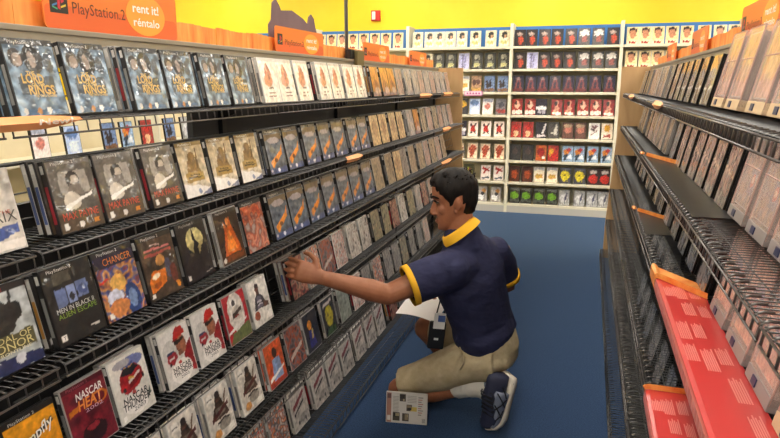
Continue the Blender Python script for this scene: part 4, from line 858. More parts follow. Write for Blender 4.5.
# shelf liners on the right rack
def liner(ti, y0, y1, m, lab, pattern=False, tabw=0.05, fold=True, skew=0.0):
    """plastic sheet laid on the deck and folded over the lip"""
    x = XRT[ti]; z = ZT[ti]
    fr = 0.112; Lg = y1-y0
    prof = [(-0.003, 0.0055), (0.06, 0.0055), (fr-0.004, 0.0060), (fr+0.006, 0.0045), (fr+0.0085, -0.004), (fr+0.0085, -0.034)]
    if not fold: prof = [(-0.003, 0.0055), (0.05, 0.0055), (fr-0.012, 0.0058)]
    b = MB(); ny = 24
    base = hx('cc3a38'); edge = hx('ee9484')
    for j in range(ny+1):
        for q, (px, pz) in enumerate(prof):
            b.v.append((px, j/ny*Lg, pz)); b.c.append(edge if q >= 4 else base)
    np_ = len(prof)
    for j in range(ny):
        for q in range(np_-1):
            b.f.append((j*np_+q, (j+1)*np_+q, (j+1)*np_+q+1, j*np_+q+1)); b.m.append(0)
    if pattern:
        # faint lighter pink blocks built of short bars
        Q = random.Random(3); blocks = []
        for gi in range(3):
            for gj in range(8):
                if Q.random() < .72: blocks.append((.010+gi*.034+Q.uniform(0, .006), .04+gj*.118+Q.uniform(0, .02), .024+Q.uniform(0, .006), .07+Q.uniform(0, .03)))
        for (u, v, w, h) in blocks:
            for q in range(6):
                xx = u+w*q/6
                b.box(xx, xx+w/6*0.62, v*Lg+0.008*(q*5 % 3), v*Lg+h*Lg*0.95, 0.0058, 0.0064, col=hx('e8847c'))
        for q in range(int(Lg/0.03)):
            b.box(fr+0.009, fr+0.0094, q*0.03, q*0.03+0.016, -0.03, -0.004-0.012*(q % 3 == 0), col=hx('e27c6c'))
    o = b.build('shelf_liner', M[m], None, False, False)
    o.location = (x, y1, z); o.rotation_euler = (0, 0, PI)
    tag(o, lab, 'shelf liner')
    # orange end tab at the far end, turned over the lip
    e = MB()
    for q in range(np_-1):
        (ax, az), (bx2, bz2) = prof[q], prof[q+1]
        sa, sb = skew*(1-ax/fr), skew*(1-bx2/fr)
        e.add([(ax, -tabw+sa, az+0.002), (ax, 0.004+sa, az+0.002), (bx2, 0.004+sb, bz2+0.002), (bx2, -tabw+sb, bz2+0.002)], [(0, 1, 2, 3)])
        e.add([(ax, 0.004+sa, az+0.002), (bx2, 0.004+sb, bz2+0.002), (bx2, 0.004+sb, bz2+0.020), (ax, 0.004+sa, az+0.020)], [(0, 1, 2, 3)])
    e.ell((fr+0.002, -tabw*0.5+(skew*0.0), 0.0145), (Vector((1, 0, 0)), Vector((0, 1, 0)), Vector((0, 0, 1))), (0.012, tabw*0.5+0.004, 0.008), 10, 6)
    eo = e.build('end_tab', M['liner_orange'], o)
    eo['label'] = 'orange end tab'
liner(1, 1.85, 3.42, 'liner_dark', 'dark grey plastic liner with orange end tab, second tier, right rack', False, 0.06, False, 0.34)
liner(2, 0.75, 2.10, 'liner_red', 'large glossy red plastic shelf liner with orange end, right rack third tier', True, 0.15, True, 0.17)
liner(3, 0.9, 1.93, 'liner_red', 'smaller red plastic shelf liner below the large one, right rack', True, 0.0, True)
liner(2, 2.75, 3.26, 'liner_dark', 'short dark liner with orange end tab on the third tier, right rack', False, 0.07, False, 0.18)

# cream bookcase beyond the left rack, glimpsed through the gap under the top shelf
t = thing('aisle_bookcase', 'cream film bookcase glimpsed through the gap under the top left shelf', 'bookcase', (-3.2, 4.2, 0))
q = MB(); q.box(-0.3, -0.28, -1.6, 1.6, 0, 1.45); q.build('back_panel', M['cream_panel'], t)
for z in (0.2, 0.5, 0.8, 1.10): MB().box(-0.28, 0, -1.6, 1.6, z-0.025, z, bev=0.003).build('shelf_board', M['shelf_cream'], t)
for y in (-1.6, 0, 1.6): MB().box(-0.3, 0.003, y-0.012, y+0.012, 0, 1.45).build('side_panel', M['shelf_cream'], t)
for i, (y, k) in enumerate(((3.02, 'mpinkwhite'), (3.28, 'mpaleblue'), (3.62, 'mbluegroup'), (3.80, 'mcolourful'), (4.02, 'mredmix'), (4.30, 'mbluegroup'), (4.52, 'mpalesnow'), (4.75, 'mgreyred'))):
    o = ob('movie_case', MSH['k'], None, (-3.2-0.03, y, 1.1005), (math.radians(-6), 0, PI/2))
    tag(o, '%s glimpsed under the top left shelf, %s from the left' % (MD[k], ORD[i]), 'film case', 'film cases beyond the left rack')
    if k not in _MC: _MC[k] = mcover(k)
    ob('cover_insert', _MC[k], o)
# ------------------------------------------------------------------ the kneeling man
M['skin'] = mat('skin', rgb(140, 88, 60), 0.5, spec=0.4)
bs(M['skin']).inputs['Subsurface Weight'].default_value = 0.08
bs(M['skin']).inputs['Subsurface Radius'].default_value = (0.02, 0.008, 0.004)
add_noise_color(M['skin'], rgb(148, 93, 64), rgb(160, 104, 74), 30)
M['hair'] = mat('hair_black', rgb(26, 20, 17), 0.6, spec=0.2)
add_noise_color(M['hair'], rgb(10, 8, 7), rgb(30, 23, 19), 90, detail=5, stretch=(1, 1, 0.4))
M['navy'] = mat('shirt_navy', rgb(44, 46, 74), 0.85, spec=0.25)
add_noise_color(M['navy'], rgb(40, 42, 69), rgb(48, 50, 79), 12)
add_bump(M['navy'], 14, 0.5, 0.02, 2, stretch=(1, 1, 1.8))
M['yellow'] = mat('trim_yellow', rgb(228, 172, 44), 0.8, spec=0.2)
add_bump(M['yellow'], 300, 0.3, 0.002)
M['khaki'] = mat('shorts_khaki', rgb(172, 156, 124), 0.85, spec=0.2)
add_noise_color(M['khaki'], rgb(180, 163, 130), rgb(196, 180, 147), 20)
add_bump(M['khaki'], 12, 0.6, 0.02, 3)
M['sock'] = mat('sock_white', rgb(214, 208, 198), 0.9)
add_bump(M['sock'], 160, 0.4, 0.003)
M['shoe_navy'] = mat('shoe_navy', rgb(40, 44, 68), 0.7)
M['shoe_grey'] = mat('shoe_grey', rgb(128, 134, 152), 0.7)
M['sole'] = mat('sole_white', rgb(214, 204, 190), 0.6)
M['sole_tan'] = mat('outsole_tan', rgb(150, 122, 92), 0.7)
M['lace'] = mat('lace_black', rgb(24, 24, 32), 0.8)
M['eye'] = mat('eye_white', rgb(206, 198, 188), 0.3)
M['iris'] = mat('iris_brown', rgb(34, 22, 16), 0.2)
M['lips'] = mat('lip_rose', rgb(136, 80, 66), 0.5)
M['paper'] = mat('paper_white', rgb(236, 228, 222), 0.7)
M['badge_black'] = mat('badge_black', rgb(18, 18, 20), 0.5)

V = Vector
def loft(mb, pts, radii, lat=None, n=16, mi=0):
    """closed tube through pts; radii (a,b): a along lateral axis, b across"""
    pts = [V(p) for p in pts]; rings = []
    for i, p in enumerate(pts):
        d = (pts[min(i+1, len(pts)-1)]-pts[max(i-1, 0)]).normalized()
        l = V(lat[i] if isinstance(lat, list) else (lat or (0, 0, 1)))
        a = (l-d*l.dot(d)).normalized(); b = d.cross(a)
        r = radii[i]; r = (r, r) if not isinstance(r, tuple) else r
        rings.append([p+a*(r[0]*math.cos(2*PI*k/n))+b*(r[1]*math.sin(2*PI*k/n)) for k in range(n)])
    # rounded caps
    def capr(r, p, d, q): return [p+(x-p)*q+d for x in r]
    d0 = (pts[0]-pts[1]).normalized(); d1 = (pts[-1]-pts[-2]).normalized()
    m0 = min((x-pts[0]).length for x in rings[0]); m1 = min((x-pts[-1]).length for x in rings[-1])
    full = [capr(rings[0], pts[0], d0*m0*0.75, 0.35), capr(rings[0], pts[0], d0*m0*0.45, 0.78)]+rings+[capr(rings[-1], pts[-1], d1*m1*0.45, 0.78), capr(rings[-1], pts[-1], d1*m1*0.75, 0.35)]
    mb.rings(full, mi)
def flat_loft(mb, pts, radii, lat=None, n=20, mi=0):
    pts = [V(p) for p in pts]; rings = []
    for i, p in enumerate(pts):
        d = (pts[min(i+1, len(pts)-1)]-pts[max(i-1, 0)]).normalized()
        l = V(lat[i] if isinstance(lat, list) else (lat or (0, 0, 1)))
        a = (l-d*l.dot(d)).normalized(); b = d.cross(a)
        r = radii[i]; r = (r, r) if not isinstance(r, tuple) else r
        rings.append([p+a*(r[0]*math.cos(2*PI*k/n))+b*(r[1]*math.sin(2*PI*k/n)) for k in range(n)])
    mb.rings(rings, mi)
def fuse(mb, name, m, voxel, smooth=4, fac=0.5):
    """one continuous skin out of the overlapping lofts"""
    me = mb.mesh(name, m, True)
    o = bpy.data.objects.new(name, me); C.objects.link(o)
    r = o.modifiers.new('r', 'REMESH'); r.mode = 'VOXEL'; r.voxel_size = voxel; r.use_smooth_shade = True
    if smooth:
        s = o.modifiers.new('s', 'SMOOTH'); s.iterations = smooth; s.factor = fac
    bpy.context.view_layer.update()
    dg = bpy.context.evaluated_depsgraph_get()
    nm = bpy.data.meshes.new_from_object(o.evaluated_get(dg)); nm.name = name
    C.objects.unlink(o); bpy.data.objects.remove(o)
    nm.materials.clear(); nm.materials.append(m)
    for p in nm.polygons: p.use_smooth = True
    return nm

# skeleton
PEL = V((-.375, 2.83, .36))
LSH, RSH = V((-.545, 2.565, .772)), V((-.368, 2.872, .795))
LEL, LWR = V((-.765, 2.42, .690)), V((-1.005, 2.285, .782))
REL, RWR = V((-.335, 2.985, .60)), V((-.60, 2.93, .475))
LHIP, LKN, LAN = V((-.41, 2.735, .325)), V((-.815, 2.755, .088)), V((-.42, 2.715, .185))
RHIP, RKN, RAN = V((-.40, 2.93, .335)), V((-.745, 2.97, .335)), V((-.60, 3.06, .09))
spine = [(-.37, 2.835, .30), (-.395, 2.83, .38), (-.425, 2.81, .48), (-.452, 2.775, .60), (-.475, 2.74, .71), (-.488, 2.72, .79), (-.497, 2.705, .85), (-.505, 2.693, .905)]
slat = [(0, -1, 0), (-.05, -1, 0), (-.15, -1, 0), (-.3, -.95, 0), (-.45, -.89, 0), (-.5, -.87, 0), (-.5, -.87, 0), (-.4, -.9, 0)]
srad = [(.155, .10), (.165, .12), (.155, .11), (.165, .12), (.182, .122), (.175, .098), (.122, .078), (.075, .068)]
b = MB()
loft(b, spine, srad, slat, 20)
# neck and head
HC0 = V((-.538, 2.688, 1.058))
hf = V((-.95, -.24, -.19)).normalized(); hl = V((.24, -.96, 0)); hl = (hl-hf*hl.dot(hf)).normalized(); hu = hf.cross(hl)
if hu.z < 0: hu = -hu
HS = 1.0
def hp(f, l, u): return HC0+hf*(f*HS)+hl*(l*HS)+hu*(u*HS)
loft(b, [(-.49, 2.71, .85), (-.503, 2.698, .90), (-.515, 2.692, .95), (-.525, 2.69, 1.0), HC0], [(.088, .08), (.068, .066), (.062, .064), (.060, .064), (.055, .055)], [(0, -1, 0)]*5, 18)
HEAD = [  # u, front, back, half width
 (-.122, .078, .040, .016), (-.114, .088, .022, .030), (-.098, .093, .004, .045), (-.080, .0925, -.020, .055), (-.060, .092, -.055, .061), (-.040, .090, -.078, .067), (-.020, .088, -.090, .071),
 (0, .0865, -.097, .0745), (.018, .086, -.102, .0765), (.036, .093, -.104, .078), (.055, .0945, -.104, .0785), (.075, .091, -.101, .077), (.095, .081, -.092, .071), (.112, .064, -.077, .060), (.125, .042, -.056, .044), (.133, .015, -.028, .022)]
def hring(u, fr, bk, w, off=0.0, n=36, offs=None):
    ring = []; c0 = (fr+bk)/2; a = (fr-bk)/2
    for k in range(n):
        t = 2*PI*k/n; ct, st = math.cos(t), math.sin(t)
        q = off if offs is None else offs[k]
        e = 0.86
        X = math.copysign(abs(ct)**e, ct); Y = math.copysign(abs(st)**e, st)
        narrow = 1-0.16*max(0, ct)**2 if u < 0.03 else 1-0.08*max(0, ct)**2
        ring.append(hp(c0+(a+q)*X, (w*narrow+q)*Y, u))
    return ring
b.rings([hring(*h) for h in HEAD])
ax = (hf, hl, hu)
# brow, cheekbones, nose, lips, chin, ears
b.ell(hp(.087, 0, .036), ax, (.013*HS, .052*HS, .009*HS))
for s in (-1, 1):
    b.ell(hp(.062, s*.043, -.020), ax, (.022*HS, .019*HS, .022*HS))
    e = hp(-.004, s*.0755, -.004)
    b.ell(e, ((hf*.96-hu*.25).normalized(), hl, (hu*.96+hf*.25).normalized()), (.016*HS, .0075*HS, .028*HS))
    b.ell(hp(-.012, s*.083, .002), ((hf*.96-hu*.25).normalized(), (hl*s-hf*.35).normalized(), (hu*.96+hf*.25).normalized()), (.013*HS, .005*HS, .025*HS))
    b.ell(hp(.006, s*.077, -.036), ax, (.007*HS, .006*HS, .010*HS))
    b.ell(hp(.101, s*.0125, -.040), ax, (.011*HS, .0085*HS, .0085*HS), 10, 7)
b.rings([[hp(f+df, l, u+du) for df, l, du in ((0, -w, 0), (h_, -w*.5, 0), (h_*1.15, 0, 0), (h_, w*.5, 0), (0, w, 0), (-.012, 0, 0))] for f, u, w, h_, du in ((.086, .026, .008, .004, 0), (.088, .008, .010, .010, 0), (.090, -.012, .012, .019, 0), (.091, -.029, .0155, .0265, 0), (.091, -.040, .016, .025, 0), (.089, -.049, .013, .010, 0))])
b.ell(hp(.0925, 0, -.068), ax, (.0085*HS, .023*HS, .0055*HS), 12, 7); b.ell(hp(.0905, 0, -.080), ax, (.0085*HS, .020*HS, .006*HS), 12, 7)
b.ell(hp(.083, 0, -.106), ax, (.014*HS, .020*HS, .013*HS))
# arms
def hand(mb, wr, palm_d, side_d, thumb_d, curl_d, curls, S=1.08):
    """palm from the wrist along palm_d, fingers spread over side_d (index first), bending to curl_d"""
    pd, sd, cd = V(palm_d).normalized(), V(side_d), V(curl_d)
    sd = (sd-pd*sd.dot(pd)).normalized(); cd = (cd-pd*cd.dot(pd)-sd*cd.dot(sd)).normalized()
    loft(mb, [wr, wr+pd*.03*S, wr+pd*.065*S, wr+pd*.092*S], [(.028*S, .021*S), (.036*S, .019*S), (.043*S, .017*S), (.042*S, .014*S)], [tuple(sd)]*4, 14)
    for i, (o_, ln) in enumerate(((.031, .074), (.0105, .083), (-.0105, .077), (-.030, .060))):
        p = wr+pd*(.080*S)+sd*(o_*S); pts = [p]; ang = 0.0
        dirs = pd+sd*(o_*1.6); dirs.normalize()
        for seg, c in zip((.46, .31, .23), curls):
            ang += c
            p = p+(dirs*math.cos(ang)+cd*math.sin(ang))*(ln*S*seg*1.15); pts.append(p)
        loft(mb, pts, [.0098*S, .0092*S, .0084*S, .0068*S], [tuple(sd)]*4, 10)
    t0 = wr+pd*.028*S+sd*.026*S
    td = V(thumb_d).normalized()
    loft(mb, [t0, t0+(td*.7+pd*.4).normalized()*.04*S, t0+(td*.7+pd*.4).normalized()*.04*S+(td*.35+pd*.8+cd*.3).normalized()*.032*S, t0+(td*.7+pd*.4).normalized()*.04*S+(td*.2+pd*.8+cd*.5).normalized()*.056*S], [.0155*S, .0125*S, .0105*S, .008*S], [tuple(sd)]*4, 10)
loft(b, [LSH, LSH.lerp(LEL, .3), LSH.lerp(LEL, .7), LEL, LEL.lerp(LWR, .25), LEL.lerp(LWR, .6), LWR], [.066, .058, .050, .046, .048, .039, (.030, .025)], [(0, 0, 1)]*7, 16)
hand(b, LWR, (-.85, -.28, .30), (.1, .35, .9), (.1, .55, .65), (-.65, .15, -.75), (.35, .45, .35))
loft(b, [RSH, RSH.lerp(REL, .5), REL, REL.lerp(RWR, .25), REL.lerp(RWR, .6), RWR], [.062, .052, .046, .046, .038, (.024, .030)], [(0, 0, 1)]*6, 16)
hand(b, RWR, (-.96, -.16, .10), (.1, -.95, .1), (.1, -.6, .75), (-.1, -.1, 1), (.25, .35, .3))
# legs
loft(b, [LHIP, LHIP.lerp(LKN, .35), LHIP.lerp(LKN, .75), LKN+V((.03, 0, .015)), LKN+V((-.012, 0, -.005))], [.095, .080, .062, .055, .048], [(0, 1, 0)]*5, 18)
loft(b, [LKN+V((-.01, 0, -.01)), LKN.lerp(LAN, .22)+V((0, 0, -.022)), LKN.lerp(LAN, .45)+V((0, 0, -.022)), LKN.lerp(LAN, .8)+V((0, 0, -.008)), LAN], [.050, .050, .054, .041, .037], [(0, 1, 0)]*5, 16)
loft(b, [LAN, LAN+V((.06, -.005, -.005)), LAN+V((.085, -.01, -.06)), LAN+V((.065, -.02, -.115))], [.037, .042, .036, .028], [(0, 1, 0)]*4, 12)
loft(b, [RHIP, RHIP.lerp(RKN, .4), RHIP.lerp(RKN, .8), RKN], [.10, .085, .066, .056], [(0, 1, 0)]*4, 18)
loft(b, [RKN, RKN.lerp(RAN, .25)+V((.015, 0, 0)), RKN.lerp(RAN, .5)+V((.02, 0, 0)), RKN.lerp(RAN, .85), RAN], [.054, .055, .054, .040, .036], [(0, 1, 0)]*5, 16)
loft(b, [RAN+V((.04, 0, -.045)), RAN+V((-.02, 0, -.045)), RAN+V((-.12, -.01, -.065))], [.034, .036, .024], [(0, 1, 0)]*3, 12)
body = fuse(b, 'person', M['skin'], 0.0042, 3)
man = ob('person', body)
tag(man, 'kneeling man in navy polo shirt and khaki shorts reaching out to the left rack', 'person')

# hair: short, black, swept up at the front
n = 48; rings = []
HH = [(-.075, .05, -.062, .050), (-.058, .09, -.074, .060)]+[h for h in HEAD if h[0] >= -.045]+[(.137, .0, -.012, .008)]
for (u, fr, bk, w) in HH:
    offs = []
    for k in range(n):
        t = 2*PI*k/n; a = abs(math.degrees(math.atan2(math.sin(t), math.cos(t))))
        if a < 36: hlne = .092
        elif a < 60: hlne = .092-(a-36)/24*.052
        elif a < 80: hlne = .040-(a-60)/20*.055
        elif a < 88: hlne = -.015+(a-80)/8*.042
        elif a < 99: hlne = .026
        elif a < 114: hlne = .026-(a-99)/15*.086
        else: hlne = -.060
        d = u-hlne; th = (.004 if a > 90 else .008)+max(0, u-.03)*.05*(1 if a > 90 else 1.3)
        if a < 60 and u > .07: th += .012*(1-a/60)
        q = noise.noise(V((math.cos(t)*9, math.sin(t)*9, u*60)))*.006+noise.noise(V((math.cos(t)*22, math.sin(t)*22, u*120)))*.006
        f = max(0.0, min(1.0, (d+.012)/.020))
        offs.append(-.008+(th+.008)*f+q*f)
    rings.append(hring(u+(.010 if u > .12 else 0), fr, bk, w, 0, n, offs))
hb = MB(); hb.rings(rings)
# tufts of the quiff
for i in range(220):
    a = R.uniform(-1.2, 1.2); uu = R.uniform(.096, .126)
    fr = .088-(uu-.08)*1.1
    p0 = hp(fr*math.cos(a*.9)*.95, .068*math.sin(a), uu)
    p1 = p0+hu*R.uniform(.010, .020)+hf*R.uniform(-.014, .006)+hl*R.uniform(-.008, .008)
    hb.tube([p0, p0.lerp(p1, .55)+hf*.003, p1], [.0055, .004, .0012], 5)
for i in range(420):
    t = R.uniform(0, 2*PI); uu = R.uniform(.0, .128)
    a = abs(math.degrees(math.atan2(math.sin(t), math.cos(t))))
    if (a < 62 and uu < .09) or (a < 115 and uu < .045) or (a > 75 and uu < .085): continue
    h = min(HEAD, key=lambda q: abs(q[0]-uu)); c0 = (h[1]+h[2])/2; aa = (h[1]-h[2])/2
    p0 = hp(c0+(aa+.008)*math.cos(t), (h[3]+.008)*math.sin(t), uu)
    out = (p0-HC0-hu*.03).normalized()
    p1 = p0+out*R.uniform(.004, .010)+hu*R.uniform(-.012, .008)-hf*R.uniform(-.004, .012)
    hb.tube([p0, p0.lerp(p1, .5), p1], [.004, .003, .001], 4)
hb.build('hair', M['hair'], man, True)
# eyes and brows
for s in (-1, 1):
    e = MB(); e.ell(hp(.0755, s*.033, .013), ax, (.0085*HS, .0130*HS, .0042*HS), 14, 9); eo = e.build('eye', M['eye'], man, True)
    i_ = MB(); i_.ell(hp(.0815, s*.034, .0115), ax, (.0048*HS, .0072*HS, .0052*HS), 12, 7); i_.build('iris', M['iris'], eo, True)
    l_ = MB(); l_.tube([hp(.079, s*.016, .016), hp(.0905, s*.026, .0215), hp(.0885, s*.039, .021), hp(.072, s*.051, .013)], [.002, .0038, .0038, .002], 6); l_.build('eyelash', M['hair'], eo, True)
    br = MB(); br.tube([hp(.100, s*.012, .032), hp(.0995, s*.026, .041), hp(.088, s*.044, .0425), hp(.068, s*.060, .034)], [.0035, .006, .0055, .002], 6); br.build('eyebrow', M['hair'], man, True)
m_ = MB(); m_.tube([hp(.086, -.023, -.0745), hp(.099, -.010, -.0735), hp(.1005, 0, -.0742), hp(.099, .010, -.0735), hp(.086, .023, -.0745)], [.0012, .0026, .0028, .0026, .0012], 6); m_.build('mouth', M['lips'], man, True)

# polo shirt
b = MB()
g = .016
sp2 = [(-.408, 2.815, .372), (-.413, 2.81, .42)]+[tuple(V(p)+V((0, 0, 0))) for p in spine[2:7]]
sr2 = [(.172, .136), (.184, .146), (.180, .140), (.184, .140), (.197, .140), (.189, .113), (.132, .09)]
sl2 = [slat[1], slat[1]]+slat[2:7]
flat_loft(b, sp2, sr2, sl2, 28)
loft(b, [(-.487, 2.72, .80), (-.500, 2.705, .865), (-.508, 2.698, .920)], [(.135, .095), (.104, .092), (.082, .080)], [slat[5]]*3, 18)
LHEM = LSH.lerp(LEL, .62)
flat_loft(b, [V((-.49, 2.66, .775)), LSH+V((.02, .02, .0)), LSH.lerp(LEL, .25), LHEM], [(.085, .085), (.090, .088), (.092, .084), (.088, .078)], [(0, 0, 1)]*4, 20)
b.ell(LSH+V((.02, .0, .012)), (V((1, 0, 0)), V((0, 1, 0)), V((0, 0, 1))), (.085, .085, .078))
RHEM = RSH.lerp(REL, .72)
flat_loft(b, [V((-.44, 2.79, .785)), RSH+V((-.01, -.01, 0)), RSH.lerp(REL, .35), RHEM], [(.076, .076), (.076, .074), (.076, .072), (.072, .068)], [(1, 0, 0)]*4, 20)
# drape folds printed by cloth gathering at the waist
for i, (y, x, r) in enumerate(((2.68, -.355, .012), (2.75, -.305, .012), (2.84, -.288, .013), (2.655, -.44, .011), (2.665, -.51, .012))):
    loft(b, [(x, y, .37+.01*i), (x+.012, y+.012, .45), (x-.01, y+.02, .53)], [r, r*1.25, r*.4], [(0, 0, 1)]*3, 8)
shirt = fuse(b, 'polo_shirt', M['navy'], 0.007, 6)
so = ob('polo_shirt', shirt, man)
# sleeve seam + yellow trims + collar
def ringband(name, p, q, r0, r1, lat, m, par, thick=.004):
    bb = MB(); p, q = V(p), V(q); d = (q-p).normalized(); l = V(lat); a = (l-d*l.dot(d)).normalized(); c_ = d.cross(a); n = 32
    rg = []
    for (pt, rr_) in ((p, (r0[0]-.004, r0[1]-.004)), (p, (r0[0]+thick, r0[1]+thick)), (p.lerp(q, .5), (r0[0]*.5+r1[0]*.5+thick, r0[1]*.5+r1[1]*.5+thick)), (q, (r1[0]+thick, r1[1]+thick)), (q, (r1[0]-.006, r1[1]-.006))):
        rg.append([pt+a*(rr_[0]*math.cos(2*PI*k/n))+c_*(rr_[1]*math.sin(2*PI*k/n)) for k in range(n)])
    bb.rings(rg, cap=False)
    return bb.build(name, m, par, True)
dl = (LEL-LSH).normalized()
ringband('sleeve_trim', LHEM-dl*.014, LHEM+dl*.012, (.0885, .0785), (.087, .077), (0, 0, 1), M['yellow'], so)['label'] = 'yellow sleeve trim'
dr = (REL-RSH).normalized()
ringband('sleeve_trim', RHEM-dr*.008, RHEM+dr*.016, (.0745, .0705), (.073, .069), (1, 0, 0), M['yellow'], so)['label'] = 'yellow sleeve trim'
cb = MB(); n = 40; rg = []
cN = (V((-.60, -.06, .78))).normalized(); cA = V((-.5, -.87, 0)); cA = (cA-cN*cA.dot(cN)).normalized(); cB = cN.cross(cA)
cc = V((-.518, 2.687, .930))
for (h, ro, ri) in ((-.026, .098, .096), (-.014, .095, .092), (.004, .088, .085), (.015, .081, .078), (.014, .074, .071), (-.006, .074, .071)):
    rg.append([cc+cN*(h-(.020 if h < 0 else 0)*max(0, math.cos(2*PI*k/n-PI/2*0))*0)+cA*(ro*math.cos(2*PI*k/n))+cB*(ri*1.02*math.sin(2*PI*k/n)) for k in range(n)])
cb.rings(rg, cap=False)
cb.build('collar', M['yellow'], so, True)['label'] = 'yellow polo collar'
# khaki shorts
b = MB()
flat_loft(b, [(-.355, 2.835, .265), (-.37, 2.835, .31), (-.395, 2.83, .375), (-.41, 2.82, .41)], [(.15, .10), (.175, .132), (.180, .140), (.178, .138)], [(0, -1, 0)]*4, 28)
b.ell((-.352, 2.835, .315), (V((1, 0, 0)), V((0, 1, 0)), V((0, 0, 1))), (.105, .182, .082))
flat_loft(b, [LHIP+V((.07, 0, -.01)), LHIP.lerp(LKN, .12), LHIP.lerp(LKN, .45), LHIP.lerp(LKN, .75)+V((0, 0, .014)), LHIP.lerp(LKN, .955)+V((0, 0, .03))], [(.10, .10), (.110, .106), (.104, .094), (.090, .076), (.084, .066)], [(0, 1, 0)]*5, 24)
flat_loft(b, [RHIP+V((.06, 0, -.01)), RHIP.lerp(RKN, .12), RHIP.lerp(RKN, .5), RHIP.lerp(RKN, .86)], [(.105, .105), (.112, .112), (.100, .096), (.084, .080)], [(0, 1, 0)]*4, 24)
# fold ridges
for pts, r in (([(-.47, 2.637, .38), (-.495, 2.634, .32), (-.51, 2.642, .27)], .010), ([(-.36, 2.650, .375), (-.42, 2.635, .33), (-.50, 2.634, .285)], .009), ([(-.36, 2.648, .32), (-.42, 2.640, .28), (-.50, 2.638, .235)], .009), ([(-.51, 2.642, .31), (-.58, 2.657, .26), (-.68, 2.677, .20)], .008)):
    loft(b, pts, [r*.3, r, r*.3], [(0, 0, 1)]*3, 8)
shorts = fuse(b, 'shorts', M['khaki'], 0.007, 8)
sh = ob('shorts', shorts, man)
ps = MB(); ps.tube([(-.492, 2.63, .40), (-.470, 2.616, .37), (-.468, 2.616, .33), (-.485, 2.624, .295)], .0028, 5); ps.build('pocket_seam', M['khaki'], sh, True)
